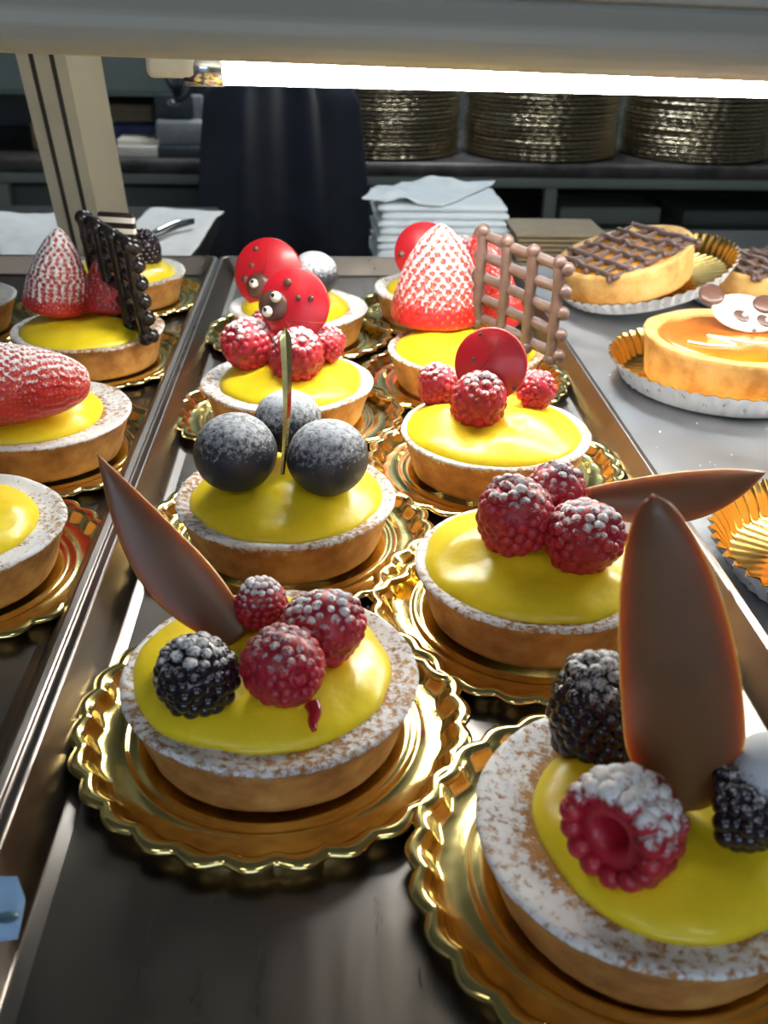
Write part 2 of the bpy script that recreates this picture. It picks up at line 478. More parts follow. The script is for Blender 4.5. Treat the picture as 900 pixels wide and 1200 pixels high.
def strawberry(base, tip, rb, label, seed=0, dmax=.62, half=None, power=.75, name='strawberry', dlow=.0):
    """cone-shaped strawberry with pitted skin and seeds; base and tip in world space"""
    base = Vector(base); tip = Vector(tip); ax = tip-base; Lh = ax.length; B = basis(ax)
    nu, nv = 110, 80
    pr = []
    for i in range(nv):
        t = i/(nv-1)
        if t < .12: w = math.sqrt(max(0, 1-((.12-t)/.12)**2))*.98
        else: w = .98*(1-((t-.12)/.88)**1.55)**power
        pr.append((max(w, .012), t))
    # pits
    pits = []
    gaps = .185
    k = 0; t = .05
    while t < .99:
        w = pr[int(t*(nv-1))][0]
        cnt = max(3, int(2*PI*w*rb/(gaps*rb*1.15)))
        for j in range(cnt): pits.append((2*PI*(j+.5*(k % 2))/cnt, t))
        t += gaps*rb*.62/Lh; k += 1
    pits3 = [Vector((pr[int(t*(nv-1))][0]*rb*math.cos(a), pr[int(t*(nv-1))][0]*rb*math.sin(a), t*Lh)) for a, t in pits]
    pa = np.array([tuple(p) for p in pits3])
    vs = []; ds = []; up = Vector((0, 0, 1))
    for (w, t) in pr:
        for j in range(nu):
            a = 2*PI*j/nu
            rr = w*rb*(1+.03*nz((math.cos(a)*1.2, math.sin(a)*1.2, t*2), 1, seed))
            p = Vector((rr*math.cos(a), rr*math.sin(a), t*Lh))
            d = float(np.sqrt(((pa-np.array(tuple(p)))**2).sum(1).min()))
            q = math.exp(-(d/(gaps*rb*.34))**2)
            n_ = Vector((math.cos(a), math.sin(a), .35+.9*t)).normalized()
            p = p-n_*q*rb*.055
            wn = B @ n_
            vs.append(base+B @ p)
            u = max(0, min(1, .55+.5*wn.z))
            ds.append(dmax*u*(1-.55*q)*min(1, max(0, (t-dlow)*3.2+.12)))
    fs = grid_faces(nv, nu); fs.append(tuple(reversed(range(nu)))); fs.append(tuple(range((nv-1)*nu, nv*nu)))
    mb = MB(); mb.add(vs, fs, ds)
    r = mb.build(name, M['straw'], loc=base); tag(r, label, 'strawberry', 'strawberries on the tarts')
    sb = MB()
    for p in pits3:
        n_ = Vector((p.x, p.y, rb*.4)).normalized()
        sb.add(*sphere(base+B @ (p-n_*rb*.045), rb*.022, 6, 4, (.7, .7, 1.3), B))
    s = sb.build('seed', M['seed'], r); s['kind'] = 'stuff'; s['label'] = 'tiny yellow seeds in the pits of the skin'
    return r

# ------------------------------------------------------------------ chocolate pieces
def leaf_shape(base, tip, wid, label, thick=.0022, bend=0.0, seed=0, prof=None, facing=None, name='chocolate_leaf', side=0.0):
    """pointed chocolate leaf; flat side turned to the viewer"""
    base = Vector(base); tip = Vector(tip); ax = (tip-base); L = ax.length; z = ax.normalized()
    view = facing if facing is not None else (CAM-(base+tip)/2).normalized()
    x = z.cross(view).normalized(); n = x.cross(z).normalized()
    m, k = 40, 16
    vs = []
    for i in range(m+1):
        t = i/m
        w = prof(t)*wid/2
        c = base+z*(L*t)+n*(bend*math.sin(PI*t))+x*(side*math.sin(PI*t))
        for j in range(k):
            a = 2*PI*j/k
            ca, sa = math.cos(a), math.sin(a)
            # lens-like cross-section with blunt edge
            xx = w*(abs(ca)**.8)*(1 if ca > 0 else -1)
            th = thick/2*min(1, w/(thick*1.2)+.15)
            yy = th*(1-abs(ca)**1.6+.12)*(1 if sa > 0 else -1)*(1 if abs(sa) > .01 else 0)
            vs.append(c+x*xx+n*(yy-.05*w*(xx/max(w, 1e-6))**2))
    fs = grid_faces(m+1, k); fs.append(tuple(reversed(range(k)))); fs.append(tuple(range(m*k, (m+1)*k)))
    mb = MB(); mb.add(vs, fs)
    o = mb.build(name, M['milk'], loc=base); tag(o, label, 'chocolate leaf', 'milk chocolate leaves stuck in the tarts')
    return o
def pl_leaf(peak=.35, base=.25, e=1.3, rnd_=1.0):
    def f(t):
        if t < peak: return base+(1-base)*math.sin(PI/2*t/peak)**.9
        s = (t-peak)/(1-peak)
        return max(.02, (1-s**e)**rnd_)
    return f
def disc_piece(c, r, n, th, mat, name, parent=None, loc=None, bev=.25):
    B = basis(n); b = th*bev
    prof = [(r*.001,-th/2),(r-b,-th/2),(r,-th/2+b),(r,th/2-b),(r-b,th/2),(r*.001,th/2)]
    vs, fs, ds = lathe(prof, 56)
    mb = MB(); mb.add([Vector(c)+B @ Vector(v) for v in vs], fs)
    return mb.build(name, mat, parent, loc=loc)
def dome(mb, c, r, n, h):
    B = basis(n)
    prof = [(r,-.0002),(r*.97,h*.3),(r*.85,h*.62),(r*.6,h*.87),(r*.3,h*.98),(r*.01,h)]
    vs, fs, ds = lathe(prof, 20)
    mb.add([Vector(c)+B @ Vector(v) for v in vs], fs); return mb
def on_plane(px, py, c, n):
    d = ray(px, py); n = Vector(n); return CAM+d*((Vector(c)-CAM).dot(n)/d.dot(n))
def ladybird(c, r, n, label, head=None, eyes=(), spots=(), line=None):
    """c centre, n facing; head/eyes/spots given as sight lines onto the disc's own face"""
    n = Vector(n).normalized(); th = .0024
    root = empty('chocolate_ladybird' if head else 'red_chocolate_disc', Vector(c)-Vector((0, 0, r)))
    tag(root, label, 'chocolate decoration', 'red chocolate discs on the tarts')
    disc_piece(c, r, n, th, M['redch'], 'disc', root)
    fc = Vector(c)+n*th/2
    for (x, y, rp) in spots:
        p = on_plane(x, y, fc, n); k = rp*depth(p)/F
        dome(MB(), p, k, n, k*.6).build('spot', M['dark'], root)
    if head:
        x, y, rp = head; p = on_plane(x, y, fc, n); k = rp*depth(p)/F
        hd = dome(MB(), p, k, n, k*.32).build('head', M['dark'], root)
        for (ex, ey, er, ppx, ppy) in eyes:
            q = on_plane(ex, ey, fc+n*k*.26, n); e = er*depth(q)/F
            eb = dome(MB(), q, e, n, e*.8).build('eye', M['white'], hd)
            q2 = on_plane(ppx, ppy, fc+n*(k*.26+e*.55), n)
            dome(MB(), q2, e*.42, n, e*.4).build('pupil', M['darker'], hd)
    if line:
        for l in line:
            a = on_plane(l[0], l[1], fc, n); b = on_plane(l[2], l[3], fc, n)
            MB().add(*tube([a, b], .0003, 6)).build('wing_line', M['crease'], root)
    return root
def lattice(TL, TR, BL, nx, ny, rbar, label, mat, name='chocolate_lattice', over=.06, wob=.0006, seed=0, normal_off=0, group='chocolate lattices'):
    TL, TR, BL = Vector(TL), Vector(TR), Vector(BL); u = TR-TL; v = BL-TL
    n = u.cross(v).normalized(); mb = MB(); rr = random.Random(seed)
    def bar(a, b, off):
        pts = []; K = 28
        for i in range(K+1):
            t = i/K; p = a+(b-a)*t+n*off
            p += Vector((nz(p*90, 1, seed), nz(p*90, 1, seed+1), nz(p*90, 1, seed+2)))*wob
            pts.append(p)
        rs = [rbar*(.93+.22*abs(nz(p*140, 1, seed+3))) for p in pts]
        rs[0] *= 1.05; rs[-1] *= 1.05
        e0 = pts[0]-(pts[1]-pts[0]).normalized()*rbar*.8; e1 = pts[-1]+(pts[-1]-pts[-2]).normalized()*rbar*.8
        mb.add(*tube([e0]+pts+[e1], [rbar*.45]+rs+[rbar*.45], 10))
        for e in (pts[0], pts[-1]): mb.add(*sphere(e, rbar*1.25, 10, 8))
    for i in range(nx):
        t = i/(nx-1); bar(TL+u*t-v*over, TL+u*t+v*(1+over), 0)
    for j in range(ny):
        t = j/(ny-1); bar(TL+v*t-u*over, TL+v*t+u*(1+over), rbar*.7)
    o = mb.build(name, mat, loc=BL); tag(o, label, 'chocolate lattice', group)
    return o

# ================================================================== the shop room
def struct(name, mb, mat, smooth=False):
    o = mb.build(name, mat, smooth=smooth); o['kind'] = 'structure'; return o
FZ = -1.0; RX0, RX1, RY0, RY1, RZ1 = -2.2, 2.6, -3.2, 2.75, 1.7
struct('floor', MB().add(*box(((RX0+RX1)/2, (RY0+RY1)/2, FZ-.05), (RX1-RX0, RY1-RY0, .1))), M['floorm'])
struct('ceiling', MB().add(*box(((RX0+RX1)/2, (RY0+RY1)/2, RZ1+.05), (RX1-RX0, RY1-RY0, .1))), M['wallw'])
struct('wall_back', MB().add(*box(((RX0+RX1)/2, RY1+.05, (FZ+RZ1)/2), (RX1-RX0+.2, .1, RZ1-FZ))), M['wallb'])
struct('wall_left', MB().add(*box((RX0-.05, (RY0+RY1)/2, (FZ+RZ1)/2), (.1, RY1-RY0, RZ1-FZ))), M['wallw'])
struct('wall_right', MB().add(*box((RX1+.05, (RY0+RY1)/2, (FZ+RZ1)/2), (.1, RY1-RY0, RZ1-FZ))), M['wallw'])
# front wall with the shop window behind the viewer
WX0, WX1, WZ0, WZ1 = -1.5, 1.3, -.2, 1.35
fw = MB(); yc = RY0-.05
fw.add(*box(((RX0+WX0)/2, yc, (FZ+RZ1)/2), (WX0-RX0, .1, RZ1-FZ))); fw.add(*box(((RX1+WX1)/2, yc, (FZ+RZ1)/2), (RX1-WX1, .1, RZ1-FZ)))
fw.add(*box(((WX0+WX1)/2, yc, (FZ+WZ0)/2), (WX1-WX0, .1, WZ0-FZ))); fw.add(*box(((WX0+WX1)/2, yc, (RZ1+WZ1)/2), (WX1-WX0, .1, RZ1-WZ1)))
struct('wall_front', fw, M['wallw'])
wf = MB(); 
for (a, b) in (((WX0+.02, yc, (WZ0+WZ1)/2), (.04, .06, WZ1-WZ0)), ((WX1-.02, yc, (WZ0+WZ1)/2), (.04, .06, WZ1-WZ0)), (((WX0+WX1)/2, yc, (WZ0+WZ1)/2), (.04, .06, WZ1-WZ0)),
               (((WX0+WX1)/2, yc, WZ0+.02), (WX1-WX0, .06, .04)), (((WX0+WX1)/2, yc, WZ1-.02), (WX1-WX0, .06, .04))):
    wf.add(*box(a, b))
struct('window_1', wf, M['grey'])
for i, (x, y) in enumerate(((-.9, -1.2), (.7, -1.2), (.3, 2.25))):  # unseen lamps added for ambient fill, the rear one to lift the background
    r = empty('ceiling_lamp', (x, y, RZ1-.06)); tag(r, ['square ceiling lamp over the shop floor on the left', 'square ceiling lamp over the shop floor on the right', 'square ceiling lamp above the staff side of the counter'][i], 'lamp', 'ceiling lamps')
    MB().add(*box((x, y, RZ1-.03), (.6, .6, .06), 0, .01)).build('housing', M['grey'], r)  # housing of the added fill lamp
    MB().add(*box((x, y, RZ1-.064), (.54, .54, .008), 0, .003)).build('diffuser', M['lampface2' if i == 2 else 'lampface'], r)

# ---- back counter
BY = 2.2
bcz = Q(300, 189, BY).z
bc = empty('back_counter', (0, BY+.28, FZ)); tag(bc, 'long grey-green counter with dark worktop at the back, stacks of gold boards on it', 'counter')
MB().add(*box((.2, BY+.275, bcz-.014), (4.6, .55, .028), 0, .006)).build('worktop', M['granite'], bc)
MB().add(*box((.2, BY+.03, bcz-.0405), (4.55, .03, .024), 0, .004)).build('top_rail', M['rail'], bc)
for x0, x1 in ((-2.1, -.62), (-.62, .62), (.62, 2.4)):
    pass
zt = bcz-.053
MB().add(*box((.2, BY+.50, (zt+FZ)/2), (4.5, .02, zt-FZ))).build('back_panel', M['darkin'], bc)
for px_ in (8, 643, 1050, -420):
    c = Q(px_, 240, BY+.03)
    MB().add(*box((c.x, BY+.03, (zt+FZ)/2), (.028, .03, zt-FZ), 0, .003)).build('upright', M['rail'], bc)
zs = Q(300, 262, BY+.1).z
MB().add(*box((Q(340,250,BY).x-.42, BY+.06, (zt+Q(100,262,BY).z)/2-.02), (.95, .02, .10), 0, .003)).build('drawer_front', M['railp'], bc)
MB().add(*box((.2, BY+.28, zs-.01), (4.5, .42, .02), 0, .003)).build('shelf', M['railp'], bc)
# folders lying in the open compartment on the right
for (x0_, x1_, yy, nm, mt_) in ((655, 775, 243, 'grey-green folder lying in the open compartment right of the upright', 'rail'), (800, 905, 247, 'dark flat box lying in the open compartment at the right frame edge', 'railp')):
    a = Q(x0_, yy, BY+.12); b = Q(x1_, yy, BY+.12); cc = ((a.x+b.x)/2, BY+.2, zs)
    o = MB().add(*box((cc[0], cc[1], (a.z+zs)/2), (b.x-a.x, .16, a.z-zs), .04, .004)).build('folder' if mt_ == 'rail' else 'storage_box', M[mt_], loc=cc)
    tag(o, nm, 'folder' if mt_ == 'rail' else 'box')

# upper cabinet, left
cz0 = Q(150, 113, 2.3).z; x1 = Q(262, 90, 2.3).x
cb = empty('wall_cabinet', (x1-.9, 2.5, cz0)); tag(cb, 'grey-green wall cabinet high at the back left behind the post', 'cabinet')
MB().add(*box((x1-.9, 2.52, cz0+.3), (1.8, .44, .6), 0, .005)).build('body', M['rail'], cb)
MB().add(*box((x1-.45, 2.295, cz0+.3), (.88, .012, .58), 0, .003)).build('door', M['rail'], cb)
MB().add(*box((x1-1.35, 2.295, cz0+.3), (.88, .012, .58), 0, .003)).build('door', M['rail'], cb)

def on_counter(name, x0, x1, ytop, Y, dy, mat, label, cat, ybot=189, bev=.004, zbase=None):
    zb = bcz if zbase is None else zbase
    a = Q(x0, ytop, Y); b = Q(x1, ytop, Y)
    o = MB().add(*box(((a.x+b.x)/2, Y+dy/2, (a.z+zb)/2), (b.x-a.x, dy, a.z-zb), 0, bev)).build(name, mat, loc=((a.x+b.x)/2, Y+dy/2, zb))
    tag(o, label, cat); return o
on_counter('flat_box', 95, 178, 122, 2.42, .16, M['beige'], 'low beige box at the back of the counter behind the blue box', 'box')
on_counter('blue_box', 128, 186, 146, 2.34, .07, M['bluebox'], 'small blue box behind the white comb-edged tray', 'box')
on_counter('cardboard_box', 34, 62, 143, 2.33, .12, M['beige'], 'small brown box on the back counter left of the post', 'box')
# white tray with ridged edge
a = Q(138, 162, 2.26); b = Q(188, 162, 2.26)
wt = empty('white_rack', ((a.x+b.x)/2, 2.28, bcz)); tag(wt, 'low white ridged rack beside the grey machine', 'rack')
MB().add(*box(((a.x+b.x)/2, 2.28, bcz+.012), (b.x-a.x, .09, .024), 0, .004)).build('base', M['white'], wt)
rb = MB()
for k in range(12):
    x = a.x+(b.x-a.x)*(k+.5)/12; rb.add(*box((x, 2.28, bcz+.028), (.0035, .085, .016), 0, .001))
rb.build('ridges', M['white'], wt)
# grey machine
a = Q(184, 178, 2.24); b = Q(240, 178, 2.24); mt = Q(200, 141, 2.24).z; tt = Q(200, 112, 2.24).z
gm = empty('label_printer', ((a.x+b.x)/2, 2.32, bcz)); tag(gm, 'small grey machine with charcoal screen block and black bracket left of the chair', 'machine')
MB().add(*box(((a.x+b.x)/2, 2.32, bcz+.012), (b.x-a.x+.004, .17, .024), 0, .004)).build('foot', M['greyd'], gm)
MB().add(*box(((a.x+b.x)/2, 2.32, (mt+bcz+.024)/2), (b.x-a.x, .16, mt-bcz-.024), 0, .008)).build('body', M['grey'], gm)
MB().add(*box(((a.x+b.x)/2+.028, 2.33, (mt+tt)/2), (b.x-a.x-.056, .12, tt-mt), 0, .006)).build('rear_block', M['grey'], gm)
s_ = MB().add(*box((a.x+.040, 2.30, (mt+tt)/2), (.08, .09, tt-mt), 0, .005)).build('screen_block', M['greyd'], gm)
c = Q(203, 120, 2.245); MB().add(*sphere((c.x, 2.252, c.z), .016, 14, 10, (1, .5, .6))).build('knob', M['bright'], gm)
for (xa, ya, xb, yb) in ((193, 84, 207, 112), (212, 86, 209, 112)):
    MB().add(*tube([Q(xa, ya, 2.25), Q(xb, yb, 2.25)], .006, 10)).build('bracket_arm', M['blackpl'], gm)
MB().add(*tube([Q(238, 88, 2.25), Q(228, 96, 2.25), Q(218, 112, 2.25), Q(205, 119, 2.25)], .007, 10)).build('cable', M['greyd'], gm)
MB().add(*box(tuple(Q(232, 95, 2.3)), (.045, .05, .07), 0, .006)).build('black_block', M['greyd'], gm)

# ---- stacks of gold cake boards on the back counter
def board(rad, th, n=44):
    prof = [(rad*.02, 0), (rad*.86, 0), (rad*.97, th*.55), (rad, th*.7), (rad*1.0, th), (rad*.955, th*.98), (rad*.84, th*.35), (rad*.02, th*.35)]
    def fn(r, z, a, i):
        k = 1+(.012*abs(math.cos(n*a/2)) if r > rad*.8 else 0)
        return r*k, z
    vs, fs, ds = lathe(prof, n*6, fn); return vs, fs
stk = [(430, 541, 'left', 19, 189), (541, 724, 'middle', 20, 190), (727, 902, 'right', 21, 197)]
b0 = None; gi = 0
for (xa, xb, w, n, yb) in stk:
    cx_ = 0
    Yc = 2.38
    if w == 'left': xl = xb-176; 
    else: xl = xa
    a = Q(xl, 150, Yc); b = Q(xb, 150, Yc); rad = (b.x-a.x)/2*.955; cxx = (a.x+b.x)/2
    hh = .0088
    for k in range(n):
        if b0 is None:
            o = MB().add(*board(.168, .0085)).build('gold_cake_board', M['goldfar'], local=True); b0 = o
        else: o = b0.copy(); col.objects.link(o)
        o.scale = (rad/.168, rad/.168, 1)
        jx = .0025*rnd.uniform(-1, 1); jy = .004*rnd.uniform(-1, 1)
        o.location = (cxx+jx, Yc+jy, bcz+k*hh); o.rotation_euler = (0, 0, rnd.uniform(0, 6))
        tag(o, 'round gold fluted cake board in the %s stack on the back counter' % {'left': 'leftmost', 'middle': 'middle', 'right': 'rightmost'}[w], 'cake board', 'gold boards in the %s stack' % w)
# 4th stack edge at the frame's right border
# ---- black chair
CY = 1.8
tl = Q(254, 92, CY); bl = Q(228, 305, CY); tr = Q(418, 98, CY); br = Q(438, 305, CY)
xc = (bl.x+br.x)/2; ztp = tl.z+.004; zbt = -.33
ch = empty('staff_chair', (xc, CY+.2, FZ)); tag(ch, 'tall smooth black chair with a curved backrest standing between display case and back counter', 'chair')
vs = []; nr_, nc_ = 30, 28
front = []; back = []
for i in range(nr_+1):
    t = i/nr_; z = ztp-(ztp-zbt)*t
    hw = .128+.036*min(1, t/.75)**.8
    if t < .10: hw *= (1-.16*(1-t/.10)**2.2)
    for j in range(nc_+1):
        s = -1+2*j/nc_
        x = xc+hw*s
        # barrel: middle stands towards the case, edges fall back
        y = CY+.05*abs(s)**2.4+.011*math.cos(2*PI*s)*(1-abs(s)**6)+.02*(t-.3)**2
        zz = z-.008*(abs(s)**6)*(1 if t < .1 else 0)
        front.append((x, y, zz)); back.append((x, y+.03, zz))
nn = nc_+1
fs = [tuple(reversed(f)) for f in grid_faces(nr_+1, nn, False)]; o = len(front)
fs += [tuple(i+o for i in f) for f in grid_faces(nr_+1, nn, False)]
edge = list(range(nn))+[i*nn+nc_ for i in range(1, nr_+1)]+[nr_*nn+j for j in range(nc_-1, -1, -1)]+[i*nn for i in range(nr_-1, 0, -1)]
for q in range(len(edge)):
    a, b = edge[q], edge[(q+1) % len(edge)]; fs.append((a, b, b+o, a+o))
bk = MB().add(front+back, fs).build('backrest', M['blackpl'], ch)
mod = bk.modifiers.new('bevel', 'BEVEL'); mod.width = .008; mod.segments = 3; mod.limit_method = 'ANGLE'; mod.angle_limit = 1.0
MB().add(*box((xc, CY+.23, -.40), (.40, .40, .06), 0, .028)).build('seat', M['blackpl'], ch)
for sx in (-1, 1):
    MB().add(*tube([(xc+sx*.10, CY+.05, -.25), (xc+sx*.11, CY+.06, -.38), (xc+sx*.12, CY+.12, -.43)], .012)).build('back_support', M['greyd'], ch)
    for sy in (0, 1):
        MB().add(*tube([(xc+sx*.15, CY+.08+sy*.30, -.42), (xc+sx*.19, CY+.04+sy*.38, FZ)], .013)).build('leg', M['bright'], ch)

# ================================================================== display case
dc = empty('display_case', (0, .4, FZ)); tag(dc, 'bakery display case with cream frame, slanting corner post and steel deck under the trays', 'display case')
DZ = -.0035
DY1 = .795
MB().add(*box((.05, (DY1-.10)/2, DZ-.015), (1.9, DY1+.10, .03), 0, .002)).build('deck', M['deck'], dc)
MB().add(*box((.05, (DY1-.10)/2, (DZ-.03+FZ)/2), (1.86, DY1+.06, -FZ+DZ-.031), 0, .004)).build('cabinet_body', M['ledge'], dc)
# top rail
TY = .385
zb0 = Q(300, 68, TY).z
sl = (Q(900, 96, TY).z-Q(0, 62, TY).z)/(Q(900, 96, TY).x-Q(0, 62, TY).x)
prof = []
Rr = .0115
zc = zb0+Rr
for k in range(0, 13):
    a = math.radians(-200+k*20); prof.append((TY+Rr*math.cos(a)*1.1, zc+Rr*math.sin(a)))
prof = [(TY-Rr*.9, zc+Rr*.35)]+[(TY+1.0*Rr*math.cos(math.radians(q)), zc+Rr*math.sin(math.radians(q))) for q in range(170, 371, 20)]+[(TY+Rr*.95, zc+.016), (TY+Rr*.95, zc+.075), (TY-Rr*.75, zc+.075), (TY-Rr*.75, zc+.0125), (TY-Rr*.45, zc+.0115), (TY-Rr*.45, zc+.0100)]
vs = []
for x in (-.75, .85):
    for (y, z) in prof: vs.append((x, y, z+sl*(x+.1)))
n = len(prof); fs = grid_faces(2, n); fs += [tuple(reversed(range(n))), tuple(range(n, 2*n))]
tb = MB().add(vs, fs).build('top_rail', M['beam'], dc, smooth=False)
mod = tb.modifiers.new('bevel', 'BEVEL'); mod.width = .0012; mod.segments = 2; mod.limit_method = 'ANGLE'; mod.angle_limit = .25
# slanting corner post: front edge leans towards the customer
foot = Q(117, 302, .765)
best = min((abs(Q(66, 62, y/1000).x-foot.x), y/1000) for y in range(350, 765))
top = Q(66, 62, best[1]); top.x = foot.x
print('post', foot, top)
ax = (top-foot); ax.normalize()
foot0 = foot-ax*((foot.z-DZ)/ax.z); tp = foot+ax*((top-foot).length+.06)
wv = Vector((1, 0, 0)); dv = ax.cross(wv).normalized()
if dv.y > 0: dv = -dv           # faces the customer
def bar_local(a, b, hw0, hw1, d0, d1, mat, name, par, bev=.002):
    vs = []
    for p in (a, b):
        for (w, d) in ((hw0, d0), (hw1, d0), (hw1, d1), (hw0, d1)): vs.append(p+wv*w+dv*d)
    o = MB().add(vs, [(3,2,1,0),(4,5,6,7),(0,1,5,4),(1,2,6,5),(2,3,7,6),(3,0,4,7)]).build(name, mat, par, smooth=False)
    return o
wv = (Vector((1, -.3, 0))).normalized(); dv = Vector((-.3, -1, 0)).normalized()
cp = bar_local(foot0, tp, -.030, .006, -.046, 0, M['post'], 'corner_post', dc)
for w in (-.019, -.004):
    bar_local(foot0+ax*.001, tp-ax*.001, w-.0016, w+.0016, -.003, .0004, M['groove'], 'groove', cp)

# lamp
LY = .452
la = Q(262, 79, LY); lb = Q(900, 95, LY); ld = (lb-la).normalized()
lr = .0068
lamp = empty('fluorescent_lamp', la); tag(lamp, 'long glowing fluorescent tube lamp under the top rail of the case', 'lamp')
MB().add(*tube([la, la+ld*.62], lr, 20)).build('tube', M['tube'], lamp)
MB().add(*tube([la-ld*.016, la], lr*1.12, 20)).build('end_cap', M['bright'], lamp)
hz = Vector((0, .0, .0135))
vs, fs = box((0, 0, 0), (.70, .022, .009), 0, .001)
ang = math.atan2(ld.z, ld.x)
hm = Matrix.Translation(la+ld*.30+hz) @ Matrix.Rotation(-ang, 4, 'Y')
MB().add([hm @ Vector(v) for v in vs], fs, None).build('housing', M['bright'], lamp)
sk = la-ld*.036
vs, fs = box((0, 0, 0), (.021, .016, .010), 0, .003)
MB().add([Matrix.Translation(Q(203, 75, LY)) @ Vector(v) for v in vs], fs).build('socket', M['socket'], lamp)
MB().add(*tube([Q(210, 74, LY), la-ld*.014+Vector((0,0,.002))], .0042, 12)).build('holder', M['post'], lamp)

# ---- trays
def make_tray(x0, x1, y0, y1, label):
    hr = .013; sl_ = .008; lp = .0035
    rings = [(-lp-.0004, hr-.0025), (-lp, hr), (-.0006, hr+.0004), (0, hr-.0004), (sl_*.9, .0008), (sl_+.003, 0), (sl_+.003, 0)]
    cr = .006
    vs = []
    def rr(d, z):
        out = []
        for qx, qy, a0 in ((1,1,0),(-1,1,90),(-1,-1,180),(1,-1,270)):
            for k in range(5):
                a = math.radians(a0+22.5*k); c = max(.0015, cr-d*.3)
                X = x1-d-c if qx > 0 else x0+d+c; Y = y1-d-c if qy > 0 else y0+d+c
                out.append((X+c*math.cos(a), Y+c*math.sin(a), z))
        return out
    for d, z in rings[:-1]: vs += rr(d, z)
    nrr = len(rings)-1; n = 20
    fs = [tuple(reversed(f)) for f in grid_faces(nrr, n)]; fs = grid_faces(nrr, n)
    fs.append(tuple(range((nrr-1)*n, nrr*n)))
    # underside
    off = len(vs)
    for d, z in rings[:-1]: vs += rr(d-.0008 if z > .001 else d, z-.0012)
    fs += [tuple(reversed([i+off for i in f])) for f in grid_faces(nrr, n)]
    fs.append(tuple(reversed(range(off+(nrr-1)*n, off+nrr*n))))
    fs += [(j, off+j, off+(j+1) % n, (j+1) % n) for j in range(n)]
    o = MB().add(vs, fs).build('steel_tray', M['steel'], loc=((x0+x1)/2, (y0+y1)/2, -.0012))
    o.data.polygons.foreach_set('use_smooth', [False]*len(o.data.polygons))
    m_ = o.modifiers.new('bevel', 'BEVEL'); m_.width = .0006; m_.segments = 2; m_.limit_method = 'ANGLE'; m_.angle_limit = .4
    o.location.z += .0
    tag(o, label, 'tray', 'steel trays in the case'); return o
make_tray(-.0787, .1370, .06, .7490, 'dark steel tray in the middle, two columns of fruit tarts on it')
make_tray(-.3080, -.0870, .06, .7490, 'dark steel tray on the left beside the middle tray, its tarts cut by the frame')

# ---- staff-side ledges and what lies on them
LZ = -.03
xl = Q(224, 300, .9).x
for nm, x0, x1, y1 in (('left', -.9, xl, 1.16), ('right', Q(440, 300, .9).x, .9, 1.06)):
    o = MB().add(*box(((x0+x1)/2, (.80+y1)/2, LZ-.012), (x1-x0, y1-.80, .024), 0, .003)).build('work_ledge', M['ledge'], loc=((x0+x1)/2, (.8+y1)/2, LZ))
    sup = MB().add(*box(((x0+x1)/2, (.80+y1)/2, (LZ-.024+FZ)/2), (x1-x0-.04, y1-.84, LZ-.024-FZ), 0, .003)).build('cabinet', M['ledge'], o)
    tag(o, 'dark work ledge behind the case on the %s' % nm, 'ledge', None)
def sheet(c, w, d, rz, th, name, mat, label, cat, wob=.006, seed=0, tilt=(0, 0), nx=26, group=None):
    vs = []; c = Vector(c); T = Matrix.Rotation(rz, 3, 'Z') @ Matrix.Rotation(tilt[0], 3, 'X') @ Matrix.Rotation(tilt[1], 3, 'Y')
    for s in (0, 1):
        for i in range(nx+1):
            for j in range(nx+1):
                x = -w/2+w*i/nx; y = -d/2+d*j/nx
                e = max(abs(2*x/w), abs(2*y/d))
                z = wob*(nz((x*18, y*18, 0), 1, seed)+.4*nz((x*50, y*50, 0), 1, seed))
                k = th/2*(1-max(0, (e-.9)/.1)**2*.6)
                v = Vector((x*(1+.03*nz((y*30, 0, seed), 1)), y*(1+.03*nz((x*30, 5, seed), 1)), z+(k if s else -k)))
                vs.append(c+T @ v)
    g = grid_faces(nx+1, nx+1, False); o = (nx+1)**2
    fs = [tuple(reversed(f)) for f in g]; fs2 = [tuple(i+o for i in f) for f in g]
    # top faces up
    n = nx+1; edge = [j for j in range(n)]+[i*n+nx for i in range(1, n)]+[nx*n+j for j in range(nx-1, -1, -1)]+[i*n for i in range(nx-1, 0, -1)]
    rim = [(edge[q], edge[(q+1) % len(edge)], edge[(q+1) % len(edge)]+o, edge[q]+o) for q in range(len(edge))]
    ob = MB().add(vs, g and [tuple(f) for f in g]+[tuple(reversed(f)) for f in fs2]+[tuple(reversed(f)) for f in rim]).build(name, mat, loc=c)
    tag(ob, label, cat, group); return ob
